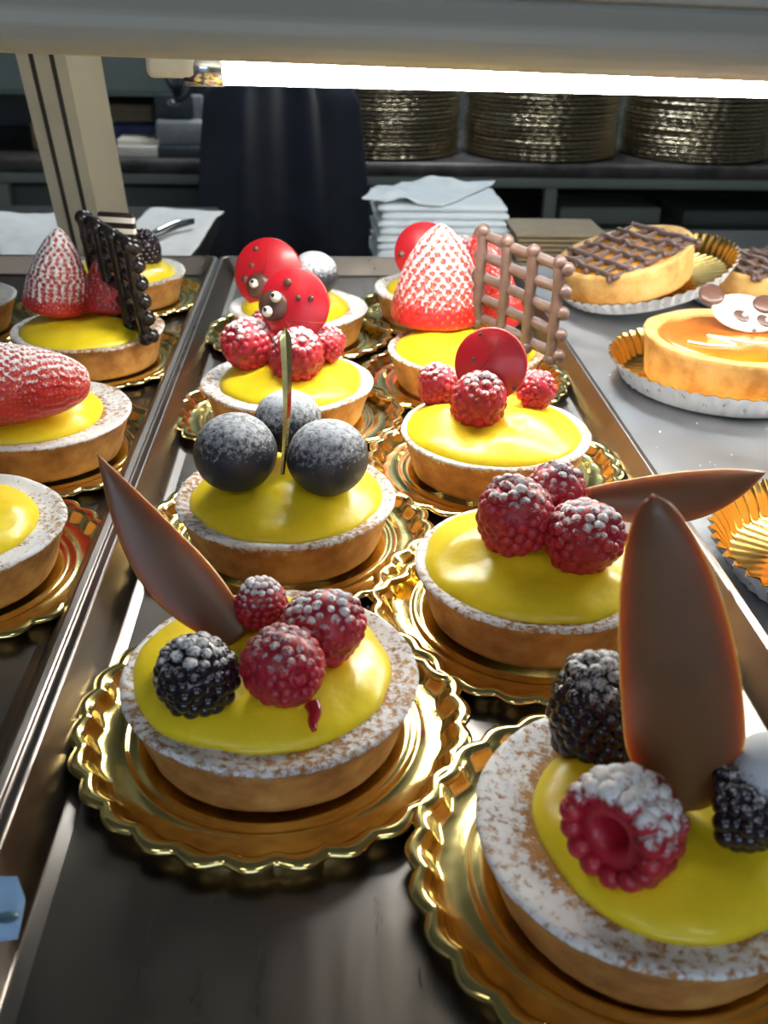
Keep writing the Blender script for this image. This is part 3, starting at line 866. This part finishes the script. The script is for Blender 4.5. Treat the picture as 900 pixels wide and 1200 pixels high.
# napkin pile
a = Q(440, 300, .90); b = Q(594, 300, .90); ztop = Q(520, 232, .93).z
npk = 8; hN = (ztop-LZ)/npk
for k in range(npk):
    sheet(((a.x+b.x)/2+.002*rnd.uniform(-1, 1), .945+.002*rnd.uniform(-1, 1), LZ+hN*(k+.5)), (b.x-a.x)*(1.0-.01*k+.03*rnd.random()), .10, .03*rnd.uniform(-1, 1), hN*.93, 'folded_napkin', M['napkin'],
          'white folded napkin in the pile behind the tray, right of the black chair', 'napkin', wob=.0006, seed=k, group='folded napkins in the pile')
c = Q(497, 234, .93)
nx_ = 30
def crumple():
    A = [Q(424, 233, .90), Q(470, 216, 1.0), Q(580, 214, 1.0), Q(520, 250, .885)]
    vs = []
    for s in (0, 1):
        for i in range(nx_+1):
            for j in range(nx_+1):
                u = i/nx_; v = j/nx_
                p = A[0].lerp(A[1], v).lerp(A[3].lerp(A[2], v), u)
                z = .006*math.sin(v*7+u*3)*(u*(1-u)*4)+.004*nz((u*5, v*5, 0), 1, 3)+.005*math.exp(-((v-.25-.2*u)/.12)**2)
                p = p+Vector((.002*nz((v*6, 0, 1), 1), 0, max(z, -.002)))
                p.z = max(p.z, ztop+.0015)
                vs.append(p+Vector((0, 0, (.0007 if s else -.0007))))
    g = grid_faces(nx_+1, nx_+1, False); o = (nx_+1)**2; n = nx_+1
    edge = [j for j in range(n)]+[i*n+nx_ for i in range(1, n)]+[nx_*n+j for j in range(nx_-1, -1, -1)]+[i*n for i in range(nx_-1, 0, -1)]
    rim = [(edge[q], edge[(q+1) % len(edge)], edge[(q+1) % len(edge)]+o, edge[q]+o) for q in range(len(edge))]
    ob = MB().add(vs, [tuple(reversed(f)) for f in g]+[tuple(i+o for i in f) for f in g]+rim).build('loose_napkin', M['napkin'], loc=A[0])
    tag(ob, 'loose rumpled white napkin lying on top of the napkin pile, its end sticking out left', 'napkin')
crumple()
# stack of thin gold cards behind the lattice tart
a = Q(604, 300, .86); b = Q(712, 300, .86); zt_ = Q(650, 263, .90).z
nb = 9; hb = (zt_-LZ)/nb
for k in range(nb):
    cc = ((a.x+b.x)/2+.0012*rnd.uniform(-1, 1), .895+.001*rnd.uniform(-1, 1), LZ+hb*(k+.5))
    o = MB().add(*box(cc, (b.x-a.x, .07, hb*.72), .01*rnd.uniform(-1, 1), hb*.3)).build('gold_card', M['beige'], loc=cc)
    tag(o, 'thin brown-gold card in the low stack between the napkins and the lattice tart', 'card', 'gold cards in the low stack')
# paper and tongs on the left
c = Q(60, 290, .93); sheet((c.x, .95, LZ+.011), .105, .16, .3, .001, 'paper_sheet', M['paper'], 'white paper sheet on the ledge left of the post', 'paper', wob=.006, seed=4, tilt=(.10, .05))
c = Q(190, 285, .95); sheet((c.x+.002, .97, LZ+.012), .075, .19, -.1, .001, 'paper_sheet', M['paper'], 'white paper sheet on the ledge between post and black chair, tongs on it', 'paper', wob=.004, seed=6, tilt=(.06, .02))
tg = empty('serving_tongs', Q(196, 272, .95)); tag(tg, 'metal serving tongs lying on the paper between post and black chair', 'tongs')
for q in (0, 1):
    pts = [Q(170+4*q, 279-3*q, .93), Q(186+2*q, 273-3*q, .95), Q(206, 266-5*q, .97), Q(227, 260-2*q, .98)]
    MB().add(*tube(pts, [.002, .0035, .0022, .002], 8)).build('arm', M['bright'] if q else M['greyd'], tg)

def smooth_path(pts, K=8):
    out = []
    for i in range(len(pts)-1):
        p0, p1, p2, p3 = pts[max(i-1, 0)], pts[i], pts[i+1], pts[min(i+2, len(pts)-1)]
        for k in range(K):
            t = k/K; out.append(.5*((2*p1)+(-p0+p2)*t+(2*p0-5*p1+4*p2-p3)*t*t+(-p0+3*p1-3*p2+p3)*t**3))
    out.append(pts[-1]); return out

# ================================================================== fruit tarts
tart('T1', 318, 783, 'fruit tart nearest on the left, one blackberry and three raspberries and a leaf on it', 'gold scalloped doily under the nearest left tart with the blackberry and leaf', rc=.0372, hc=.0075, off=(-.0030, .0030), lumps=((0, .018, .012, .002), (.0,-.02,.01,.0015)), rimdust=.60, topdust=.58, wall=.34, seed=1)
tart('T3', 335, 576, 'fruit tart with three big dusted blueberries and a gold pick', 'gold scalloped doily under the blueberry tart', rc=.0368, hc=.0085, off=(.001, -.001), lumps=((0, -.012, .010, .002), (.018, .0, .012, .002)), rimdust=.62, topdust=.6, wall=.36, seed=2)
tart('L1', 337, 443, 'fruit tart with three raspberries and the ladybird with eyes facing front', 'gold scalloped doily under the front ladybird tart', rc=.0360, hc=.0095, off=(.002, .001), lumps=((.02, -.006, .014, .003),), rimdust=.66, topdust=.66, wall=.34, seed=3)
tart('L2', 350, 357, 'fruit tart at the back left of the middle tray behind the front ladybird', 'gold scalloped doily under the tart at the back left of the middle tray', rc=.033, hc=.008, off=(-.002, .0), rimdust=.68, topdust=.7, wall=.34, seed=4)
tart('R1', 766, 958, 'large nearest fruit tart at the lower right, wide sugared rim and an upright leaf', 'gold scalloped doily under the big lower right tart', dofs=(0, .002), rc=.0330, hc=.0080, off=(.0040, -.0012), rimdust=.62, topdust=.62, wall=.25, seed=5)
tart('R2', 630, 655, 'fruit tart with three raspberries and a leaf pointing right', 'gold scalloped doily under the tart whose leaf points right', rc=.0385, hc=.0085, off=(-.001, 0), lumps=((-.02, .006, .013, .003), (-.004, -.006, .008, .0015)), rimdust=.62, topdust=.58, wall=.3, seed=6)
tart('R3', 581, 501, 'fruit tart with three raspberries around a plain red disc', 'gold scalloped doily under the tart with the plain red disc', rc=.0392, hc=.0095, off=(-.0018, -.0005), lumps=((-.022, .004, .013, .003), (.012, -.010, .012, .002)), rimdust=.64, topdust=.62, wall=.3, seed=7)
tart('R4', 545, 406, 'fruit tart with a tall strawberry and chocolate lattice in the middle tray', 'gold scalloped doily under the tall strawberry tart of the middle tray', rc=.0385, hc=.008, off=(0, 0), lumps=((.012, -.004, .013, .003), (-.02, 0, .013, .002)), rimdust=.58, topdust=.5, wall=.25, seed=8)
tart('R5', 514, 335, 'rearmost fruit tart of the middle tray with a half hidden red disc', 'gold scalloped doily under the rearmost tart of the middle tray', rc=.0345, hc=.009, off=(0, 0), rimdust=.66, topdust=.64, wall=.34, seed=9)
tart('LL1', 104, 382, 'fruit tart with a pointed strawberry and a dark lattice on the left tray', 'gold scalloped doily under the left tray tart with the dark lattice', rc=.0365, hc=.0075, off=(-.002, -.002), lumps=((.018, -.012, .012, .003),), rimdust=.6, topdust=.6, wall=.3, seed=10)
tart('LL2', 143, 316, 'fruit tart with a blackberry at the back of the left tray', 'gold scalloped doily under the back tart of the left tray', rc=.034, hc=.0085, off=(.001, 0), rimdust=.64, topdust=.64, wall=.3, seed=11)
tart('LL3', 42, 480, 'fruit tart with a huge lying strawberry at the left frame edge', 'gold scalloped doily under the tart with the lying strawberry', rc=.0345, hc=.0085, off=(-.004, -.001), lumps=((.02, -.014, .014, .003),), rimdust=.66, topdust=.66, wall=.3, seed=12)
tart('LL4', -66, 612, 'fruit tart cut off by the left frame edge, only cream and sugared rim in view', 'gold scalloped doily under the cut-off left tart of cream and rim', rc=.0315, hc=.0080, off=(.0012, .001), rimdust=.66, topdust=.68, wall=.3, seed=13)
tart('LL0', -66, 346, 'fruit tart at the far left frame edge, only its sugared rim in view', 'gold scalloped doily under the tart at the far left frame edge', rc=.033, hc=.008, rimdust=.68, topdust=.68, wall=.3, seed=14)

# --- T1
raspberry('T1', 226, 787, 49, (-.35, -.35, .75), 'dusted blackberry on the nearest left tart beside the raspberry', dmax=.55, seed=1, name='blackberry', L=.95, sink=.72)
raspberry('T1', 336, 784, 49, (.35, -.75, .25), 'bright red raspberry in front, between blackberry and dripping cream, nearest left tart', dmax=.50, seed=2, L=1.02, sink=.75)
raspberry('T1', 384, 733, 47, (.6, -.1, .45), 'sugar-topped raspberry on the right of the nearest left tart', dmax=.62, seed=3, L=1.08, sink=.8)
raspberry('T1', 306, 704, 32, (0, .2, 1), 'small sugared raspberry at the back of the nearest left tart behind the leaf', dmax=.66, seed=4, sink=.9)
b = P(281, 748, .0275); b.z = surf('T1', b.x, b.y)+.001; b = P(281, 748, b.z)
leaf_shape(b, Q(114, 532, b.y+.020), .0188, 'milk chocolate leaf leaning left out of the nearest left tart', bend=-.004, prof=pl_leaf(.36, .45, 1.7), side=-.0035)
# juice running from the front raspberry
t_ = bpy.data.objects['fruit_tart']; mb = MB(); js = []
for (x, y) in ((366, 826), (368, 836), (370, 846), (369, 856)):
    q = P(x, y, .034)
    for _ in range(6): q = P(x, y, surf('T1', q.x, q.y)+.0002)
    js.append(q)
js = [js[0].lerp(js[-1], k/6)+Vector((.0004*math.sin(k), 0, 0)) for k in range(7)]
mb.add(*tube(smooth_path(js, 4), [.0024-.0016*k/24 for k in range(25)], 12))
M['juice'] = simple('berry_juice', (.35,.012,.02), .12, coat=.6)
mb.build('juice_drip', M['juice'], t_)
# --- T3
blueberry('T3', 276, 530, 49, 'large dusted blueberry left of the gold pick', 1, .56)
blueberry('T3', 384, 536, 48, 'large dusted blueberry right of the gold pick', 2, .60)
blueberry('T3', 338, 494, 40, 'dusted blueberry at the back behind the gold pick', 3, .66, sink=1.2)
# gold pick: thin gilded strip
a = P(331, 556, .036); tpk = Q(334, 384, a.y+.006)
wp = (a-tpk).length
mb = MB(); vs = []; K = 24
xd = Vector((1, .25, 0)).normalized(); yd = Vector((-.25, 1, 0)).normalized()
for i in range(K+1):
    t = i/K; p = a.lerp(tpk, t)+Vector((.0012*math.sin(PI*t), 0, 0))
    w = .0011+.0012*math.sin(PI*min(1, t*1.0))**.8 if t < .93 else .0023*(1-t)/.07*.9+.0003
    if t < .93: w = .0008+.0014*t
    for (sx, sy) in ((-1, 0), (0, -.5), (1, 0), (0, .5)): vs.append(p+xd*sx*w+yd*sy*.0009)
fs = grid_faces(K+1, 4); fs.append((3, 2, 1, 0)); fs.append(tuple(range(K*4, K*4+4)))
o = MB().add(vs, fs).build('gold_pick', M['gold'], smooth=False, loc=a); tag(o, 'thin gold pick standing upright among the blueberries', 'pick')

# --- L1
raspberry('L1', 287, 402, 32, (-.5, -.5, .45), 'sugared raspberry at the left front of the front ladybird', dmax=.62, seed=5, L=.95)
raspberry('L1', 349, 413, 33, (.2, -.5, .6), 'sugared raspberry right behind the gold pick tip', dmax=.66, seed=6)
raspberry('L1', 386, 401, 21, (.5, .2, .5), 'small raspberry tucked at the right side of the front ladybird disc', dmax=.55, seed=7, sink=1.1)
raspberry('L1', 309, 380, 19, (0, .3, 1), 'raspberry hidden behind the left raspberry of the front ladybird tart', dmax=.5, seed=8, sink=1.1)
yb = TARTS['L1']['base'].y
c = Q(345, 357, yb+.002)
ladybird(c, 42.5*depth(c)/F, (-.30, -1, .30), 'red chocolate ladybird facing left with round eyes, the front one', head=(320, 358, 18), eyes=((323, 348, 6.5, 320, 346), (313.5, 365, 6.5, 311, 363)), spots=((337, 331, 5), (349.5, 349, 3.6), (364.5, 350, 3.6)), line=((335, 376, 381, 379), (335, 376, 343, 390)))
# --- L2
yb = TARTS['L2']['base'].y
c = Q(315, 321, yb-.004)
ladybird(c, 41*depth(c)/F, (-.22, -1, .25), 'red chocolate ladybird behind the front ladybird, its head half hidden', head=(303, 335, 15), eyes=((297.5, 332, 5.5, 296, 330),), spots=((299.5, 291.5, 3.4), (294.5, 311, 3.4), (286.5, 327, 4.2)), line=((308, 322, 318, 284),))
blueberry('L2', 368, 321, 28, 'heavily sugared blueberry behind the two ladybirds', 4, .74)
# --- R1
raspberry('R1', 739, 961, 72, (.72, .62, -.10), 'large sugared raspberry with a hollow facing the viewer, lower right tart', dmax=.66, seed=9, L=.86, sink=.74)
raspberry('R1', 703, 826, 62, (-.25, .3, 1), 'tall blackberry left of the upright leaf', dmax=.52, seed=10, name='blackberry', L=1.12, nr=9, sink=.85)
raspberry('R1', 888, 945, 52, (.8, -.3, .2), 'blackberry lying under the sugared berry at the right frame edge', dmax=.48, seed=11, name='blackberry', L=1.1, sink=.72)
p, r = rest('R1', 905, 905, 52, 1.35)
blueberry('R1', 908, 906, 50, 'white sugar-covered blueberry at the right frame edge of the lower right tart', 6, .95, sink=1.5)
b = P(800, 938, .031)
b.z = surf('R1', b.x, b.y)+.0005; b = P(806, 945, b.z)
leaf_shape(b, Q(765, 580, b.y+.006), .0262, 'tall milk chocolate leaf standing upright in the lower right tart', bend=.002, prof=pl_leaf(.27, .40, 2.0, .56), side=.0012, thick=.0030)
# --- R2
raspberry('R2', 602, 599, 47, (-.35, -.1, .9), 'round raspberry on the left of the tart whose leaf points right', dmax=.58, seed=12)
raspberry('R2', 652, 574, 38, (.3, .2, .7), 'raspberry at the back of the tart whose leaf points right', dmax=.58, seed=13, sink=1.1)
raspberry('R2', 691, 628, 46, (.4, -.5, .4), 'deep red raspberry in front of the leaf pointing right', dmax=.60, seed=14)
b = P(690, 588, .036)
leaf_shape(b, Q(898, 553, b.y+.012), .0185, 'milk chocolate leaf pointing right over the tray edge', bend=.002, prof=pl_leaf(.45, .55, 1.9, .9), side=.004, facing=Vector((-.1, -.75, .6)))
# --- R3
raspberry('R3', 513, 449, 26, (-.4, -.1, .8), 'raspberry at the left of the plain red disc', dmax=.58, seed=15, sink=.9)
raspberry('R3', 563, 465, 34, (.1, -.5, .7), 'raspberry in front of the plain red disc', dmax=.6, seed=16)
raspberry('R3', 629, 456, 25, (.6, -.1, .4), 'bright raspberry at the right of the plain red disc', dmax=.5, seed=17)
c = Q(575, 427, TARTS['R3']['base'].y+.001)
ladybird(c, 43*depth(c)/F, (-.38, -1, .25), 'plain red chocolate disc with dots standing behind three raspberries', spots=((563, 392, 2.6), (555, 422, 3.2), (603, 455, 3)), line=((586, 396, 560, 440),))
# --- R4
yb = TARTS['R4']['base'].y
b = P(515, 384, .0285); b.y += .012; b.z = surf('R4', b.x, b.y)
strawberry(b, Q(517, 262, b.y+.002), .0272, 'tall sugared strawberry standing point up beside the milk lattice', 1, dmax=.64, power=.62, dlow=.04)
b2 = Vector((b.x+.038, b.y+.012, surf('R4', b.x+.036, b.y+.012)))
strawberry(b2, Q(560, 264, b2.y), .0165, 'strawberry behind the milk chocolate lattice', 2, dmax=.5, power=.7)
TR_ = Q(656, 314, yb-.030); TL_ = Q(566, 276, yb+.010)
lattice(TL_, TR_, TL_+Vector((0, 0, -.045)), 4, 5, .0030, 'milk chocolate lattice standing beside the tall strawberry', M['haze'], seed=3)
# --- R5
yb = TARTS['R5']['base'].y
c = Q(497, 296, yb-.002)
ladybird(c, 35*depth(c)/F, (-.2, -1, .2), 'red chocolate disc half hidden behind the tall strawberry', spots=((470, 298, 4), (480, 311, 3)))
raspberry('R5', 545, 298, 24, (0, 0, 1), 'raspberry hidden behind the tall strawberry on the rearmost tart', dmax=.6, seed=18)
# --- LL1
yb = TARTS['LL1']['base'].y
b = P(62, 372, .0285); b.y += .012; b.z = surf('LL1', b.x, b.y)
strawberry(b, Q(68, 266, b.y), .0198, 'pointed sugared strawberry on the left tray beside the dark lattice', 3, dmax=.72, power=.72)
b2 = Vector((b.x+.030, b.y+.004, surf('LL1', b.x+.030, b.y+.004)))
strawberry(b2, Q(124, 288, b2.y+.004), .0175, 'strawberry behind the dark lattice on the left tray', 4, dmax=.5)
TL_ = Q(97, 258, yb+.018); TR_ = Q(150, 290, yb-.030)
lattice(TL_, TR_, TL_+Vector((.004, .002, -.048)), 4, 6, .0035, 'dark chocolate lattice standing on the left tray tart', M['darker'], seed=5, over=.02)
# striped chocolate tile
m, nt, b_ = newmat('striped_chocolate')
tc = node(nt, 'ShaderNodeTexCoord'); sp = node(nt, 'ShaderNodeSeparateXYZ'); nt.links.new(tc.outputs['Object'], sp.inputs[0])
mm = mathn(nt, 'PINGPONG', sp.outputs['Z'], .0030); q = mathn(nt, 'GREATER_THAN', mm, .0015)
nt.links.new(ramp(nt, q, [(0, (.02, .012, .010)), (1, (.78, .74, .66))]), b_.inputs['Base Color']); b_.inputs['Roughness'].default_value = .35
a = Q(120, 330, yb+.022); t = Q(158, 250, yb+.022)
pc = ((Q(118, 300, yb+.022).x+Q(163, 300, yb+.022).x)/2, yb+.024, surf('LL1', a.x, yb+.02))
w_ = Q(163, 300, yb+.022).x-Q(118, 300, yb+.022).x
o = MB().add(*box((pc[0], pc[1], (pc[2]+t.z)/2), (w_, .0035, t.z-pc[2]), -.25, .001)).build('striped_chocolate', m, loc=pc); tag(o, 'chocolate tile striped dark and white behind the dark lattice', 'chocolate decoration')
# --- LL2
raspberry('LL2', 168, 289, 20, (0, -.1, 1), 'blackberry at the back of the left tray next to the post', dmax=.3, seed=19, name='blackberry', L=1.1)
# --- LL3
yb = TARTS['LL3']['base'].y
p = Vector((TARTS['LL3']['base'].x, yb, 0)); zc_ = surf('LL3', p.x, p.y)
strawberry(P(-40, 452, .045)+Vector((0, 0, .0)), P(106, 447, .042), .0185, 'huge sugared strawberry lying on its side at the left frame edge', 6, dmax=.72, power=.38)

# ================================================================== tarts in paper cases, right
def make_case(rad_b, rad_t, h, N=52):
    n = N*8; prof = [(rad_b*.02, 0), (rad_b, 0), (rad_b*1.03, .001), (rad_b+(rad_t-rad_b)*.5, h*.55), (rad_t, h)]
    amp = [0, .0, .0012, .0026, .0032]
    vs = []
    for s in (0, 1):
        for (r, z), a_ in zip(prof, amp):
            for j in range(n):
                t = 2*PI*j/n; tri = 2*abs((t*N/(2*PI)) % 1-.5)*2-1
                rr = r+a_*tri*.5-(.0004 if s else 0); vs.append((rr*math.cos(t), rr*math.sin(t), z+(.0004 if s else 0)))
    k = len(prof); o = k*n
    out = grid_faces(k, n); out = [f for f in out]; out.append(tuple(reversed(range(n))))
    inn = [tuple(reversed([i+o for i in f])) for f in grid_faces(k, n)]; inn.append(tuple(range(o, o+n)))
    rim = [((k-1)*n+j, (k-1)*n+(j+1) % n, o+(k-1)*n+(j+1) % n, o+(k-1)*n+j) for j in range(n)]
    return vs, out, inn, rim, o
def case_at(loc, rot, rad_b, rad_t, h, label, marks=True, seed=0):
    vs, out, inn, rim, o = make_case(rad_b, rad_t, h)
    r = empty('paper_case', loc, rot); tag(r, label, 'paper case', 'fluted paper cases on the right')
    n = 52*8
    MB().add(vs[:o], out).build('outer_paper', M['paper'], r, local=True)
    MB().add(vs[o:], [tuple(i-o for i in f) for f in inn]).build('gold_lining', M['goldin'], r, local=True)
    rr = random.Random(seed)
    if marks:
        mb = MB()
        for k in range(34):
            a = 2*PI*k/34+.05*rr.random(); t = .35+.4*rr.random()
            rad = rad_b+(rad_t-rad_b)*t+.0010; z = h*t*1.02
            for q in range(3):
                da = (q-1)*.012; dz = rr.uniform(-.0008, .0008)
                p0 = Vector((rad*math.cos(a+da), rad*math.sin(a+da), z+dz)); p1 = Vector(((rad+.0002)*math.cos(a+da+.012*rr.uniform(-1, 1)), (rad+.0002)*math.sin(a+da+.012*rr.uniform(-1, 1)), z+dz+.0013))
                mb.add(*tube([p0, p1], .00016, 5))
        mb.build('printed_marks', M['ink'], r, local=True)
    return r
def big_shell(r, seed, Ro, h, rim=.0075, lift=.0012, depth_=.004):
    prof = [(Ro*.86,0),(Ro*.90,.0004),(Ro*.915,.002),(Ro*.94,h*.3),(Ro*.97,h*.6),(Ro*.99,h*.85),(Ro,h*.95),(Ro*.99,h),(Ro-.003,h*1.01),(Ro-rim*.8,h*.985),(Ro-rim,h*.94),(Ro-rim-.001,h-depth_),(Ro*.3,h-depth_)]
    def fn(rr, z, a, i):
        x, y = math.cos(a), math.sin(a)
        k = nz((x*1.5, y*1.5, z*60), 1, seed)*.0012+nz((x*8, y*8, z*300), 1, seed)*.0005
        return rr+k, z+lift+(nz((x*2, y*2, 0), 1, seed+3)*.0010*z/h)
    vs, fs, ds = lathe(prof, 96, fn); MB().add(vs, fs, ds).build('pastry_shell', M['pale'], r, local=True)
    gp = [(Ro-rim-.0002, h-depth_-.001), (Ro-rim-.0004, h-.0022), (Ro-rim-.003, h-.0012), (Ro*.6, h-.0006), (Ro*.3, h-.0004), (Ro*.02, h-.0003)]
    def fg(rr, z, a, i):
        return rr+nz((math.cos(a)*3, math.sin(a)*3, 0), 1, seed+8)*.0008, z+lift+.0004*nz((rr*50*math.cos(a), rr*50*math.sin(a), 0), 1, seed)
    return lathe(gp, 72, fg)
M['pale'] = dusted('pale_pastry', [(.3,(.50,.25,.07)),(.5,(.70,.43,.14)),(.75,(.82,.58,.24))], 70, .7, dscale=500, fine=700, fdist=.0004)
# P1: tilted lattice tart
b = P(742, 352, 0)
case_at((b.x+.008, b.y+.004, .0125), (.05, -.27, 0), .055, .064, .011, 'paper case under the tilted lattice tart at the upper right', seed=1)
r = empty('lattice_tart', (b.x-.004, b.y+.002, .0115), (.05, -.27, 0)); tag(r, 'glazed apricot tart with chocolate lattice, tilted in its paper case', 'tart', 'tarts in paper cases')
vs, fs, _ = big_shell(r, 21, .0475, .0235)
MB().add(vs, fs).build('glaze_filling', M['apricot'], r, local=True)
def flat_lattice(r, Ro, z, seed, label, mat, rot=.5, nb=6, sc=.72):
    w = Ro*sc; T = wm(r) @ Matrix.Rotation(rot, 4, 'Z')
    o = lattice(T @ Vector((-w, w, z)), T @ Vector((w, w, z)), T @ Vector((-w, -w, z)), nb, nb, .0021, label, mat, wob=.0022, seed=seed, over=.03, group='chocolate lattices lying flat')
    return o
flat_lattice(r, .0475, .0260, 31, 'dark chocolate lattice lying on the tilted apricot tart', M['haze'], .35)
# P2: panda tart
b = P(847, 441, 0); Y2 = b.y
cs = case_at((b.x, b.y, DZ+.0006), (0, 0, .1), .056, .0655, .0135, 'paper case under the caramel tart with the panda face', seed=2)
r = empty('caramel_tart', (b.x+.003, b.y, DZ+.001), (0, 0, .3)); tag(r, 'caramel tart with white chocolate panda face in a paper case', 'tart', 'tarts in paper cases')
vs, fs, _ = big_shell(r, 22, .0515, .0265)
MB().add(vs, fs).build('caramel_filling', M['caramel'], r, local=True)
zt = DZ+.001+.0012+.0262
dr = MB()
def path_on(zz, pts): return [P(x, y, zz) for x, y in pts]
dr.add(*tube(smooth_path(path_on(zt+.0003, [(806, 400), (830, 404), (862, 405), (845, 398), (829, 393), (856, 397), (880, 401), (905, 402)])), .0007, 6))
dr.build('white_drizzle', M['white'], r)
def flat_disc(cx_, cy_, rx, ry, z, th, rot):
    vs, fs, ds = lathe([(1*.02,-th/2),(.94,-th/2),(1,-th/4),(1,th/4),(.94,th/2),(.02,th/2)], 40)
    co, si = math.cos(rot), math.sin(rot)
    return [(cx_+x*rx*co-y*ry*si, cy_+x*rx*si+y*ry*co, z+zz) for x, y, zz in vs], fs
# the face leans back slightly on the glaze, towards the viewer
pc = P(874, 373, zt+.007)
pn = Vector((-.15, -.75, .85)).normalized(); Bp = basis(pn)
def face_pt(x, y, off=0): return on_plane(x, y, pc+pn*off, pn)
pz = depth(pc)
pr_ = empty('chocolate_panda_face', (pc.x, pc.y, pc.z-.012)); tag(pr_, 'white chocolate panda face with black ears leaning on the caramel tart', 'chocolate decoration')
def blob(cpx, cpy, rpx, rpy, rot, off, th, mat, name, par, n=30):
    c = face_pt(cpx, cpy, off)
    # in-plane axes: right along the face, up along the face
    ux = (face_pt(cpx+10, cpy, off)-c)/10; uy = (face_pt(cpx, cpy-10, off)-c)/10
    co, si = math.cos(rot), math.sin(rot); vs = []
    for (k, h_) in ((.9, -th/2), (1, -th/4), (1, th/5), (.93, th*.4), (.6, th/2), (.02, th*.52)):
        for j in range(n):
            a = 2*PI*j/n; x = rpx*k*math.cos(a); y = rpy*k*math.sin(a)
            vs.append(c+ux*(x*co-y*si)+uy*(x*si+y*co)+pn*h_)
    fs = grid_faces(6, n); fs.append(tuple(reversed(range(n)))); fs.append(tuple(range(5*n, 6*n)))
    return MB().add(vs, fs).build(name, mat, par)
blob(873, 367, 40, 21, -.22, 0, .0022, M['white'], 'face', pr_)
blob(834, 345, 15.5, 11.5, -.35, .0012, .0030, M['dark'], 'ear', pr_)
blob(897, 357, 15.5, 10.5, -.2, .0012, .0030, M['dark'], 'ear', pr_)
for (x, y) in ((869, 370), (896, 376)):
    e = blob(x, y, 10, 6, -.5, .0013, .0010, M['dark'], 'eye_patch', pr_)
    blob(x+4, y-1.5, 3.0, 2.2, 0, .0020, .0006, M['white'], 'eye', e)
blob(884, 387, 3, 2, 0, .0013, .0008, M['dark'], 'nose', pr_)
# P3: behind right
b = P(905, 352, 0)
case_at((b.x, b.y+.012, DZ+.0006), (0, 0, .3), .053, .061, .009, 'paper case of the lattice tart cut by the right frame edge', seed=3)
r = empty('lattice_tart', (b.x, b.y+.012, DZ+.001)); tag(r, 'apricot tart with chocolate lattice behind the panda tart at the right frame edge', 'tart', 'tarts in paper cases')
vs, fs, _ = big_shell(r, 23, .0475, .0245)
MB().add(vs, fs).build('glaze_filling', M['apricot'], r, local=True)
flat_lattice(r, .0475, .0275, 33, 'chocolate lattice lying on the tart behind the panda face', M['haze'], .2)
# P4: lower right
b = P(1016, 666, 0)
case_at((b.x, b.y, DZ+.0006), (0, 0, .1), .050, .060, .013, 'gold-lined paper case cut by the right frame edge, lower than the panda tart', seed=4)
r = empty('small_tart', (b.x+.006, b.y, DZ+.001)); tag(r, 'tart in a gold-lined case at the right frame edge, only its side in view', 'tart', 'tarts in paper cases')
vs, fs, _ = big_shell(r, 24, .041, .024)
MB().add(vs, fs).build('glaze_filling', M['apricot'], r, local=True)
# sugar and crumbs scattered on deck and tray
cr = MB(); r3 = random.Random(3)
for k in range(260):
    x = r3.uniform(.145, .30) if k < 110 else r3.uniform(-.07, .13); y = r3.uniform(.2, .6)
    z = DZ if k < 110 else 0
    cr.add(*sphere((x, y, z+.0003), r3.uniform(.0002, .0006), 6, 4))
o = cr.build('sugar_crumbs', M['paper']); tag(o, 'fine white sugar crumbs scattered on the steel', 'crumbs', kind='stuff')

# pale blue window reflection in the case glass, built as a solid piece
a = P(-6, 1105, .004); b_ = P(27, 1098, .004); c = P(20, 1030, .014)
M['tag'] = simple('pale_blue_plastic', (.30,.50,.80), .25, coat=.4)  # the glass reflection's tint, put into the colour
M['tagd'] = simple('teal_plastic', (.05,.12,.16), .3)  # darker spot inside the same reflection
n_ = Vector((0, -.55, .83)).normalized()
pt = empty('price_tag', a); tag(pt, 'small pale blue plastic tag low at the left edge of the frame', 'tag')  # 'tag' here stands for the reflection in the case glass
def quad(pts, th, mat, name, par):
    n_ = (pts[1]-pts[0]).cross(pts[2]-pts[0]).normalized()*th
    o = MB().add(list(pts)+[p-n_ for p in pts], [(0,1,2,3),(7,6,5,4),(0,4,5,1),(1,5,6,2),(2,6,7,3),(3,7,4,0)]).build(name, mat, par, smooth=False)
    return o
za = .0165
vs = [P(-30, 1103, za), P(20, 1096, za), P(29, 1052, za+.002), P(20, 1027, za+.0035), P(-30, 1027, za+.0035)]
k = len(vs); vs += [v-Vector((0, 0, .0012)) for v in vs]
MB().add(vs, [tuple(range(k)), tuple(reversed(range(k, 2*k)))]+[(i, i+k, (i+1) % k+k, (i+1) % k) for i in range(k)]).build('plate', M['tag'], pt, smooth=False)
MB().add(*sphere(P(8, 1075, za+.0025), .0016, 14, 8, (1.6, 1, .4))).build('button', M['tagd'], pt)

# ================================================================== light
w = bpy.data.worlds.new('world'); scene.world = w; w.use_nodes = True
nt = w.node_tree; bg = nt.nodes['Background']; bg.inputs['Color'].default_value = (.62, .78, 1, 1); bg.inputs['Strength'].default_value = 3.0
vs_ = scene.view_settings; vs_.view_transform = 'Standard'; vs_.look = 'None'; vs_.gamma = 1; vs_.use_curve_mapping = False; vs_.exposure = 0
scene.cycles.max_bounces = 8; scene.cycles.use_denoising = True
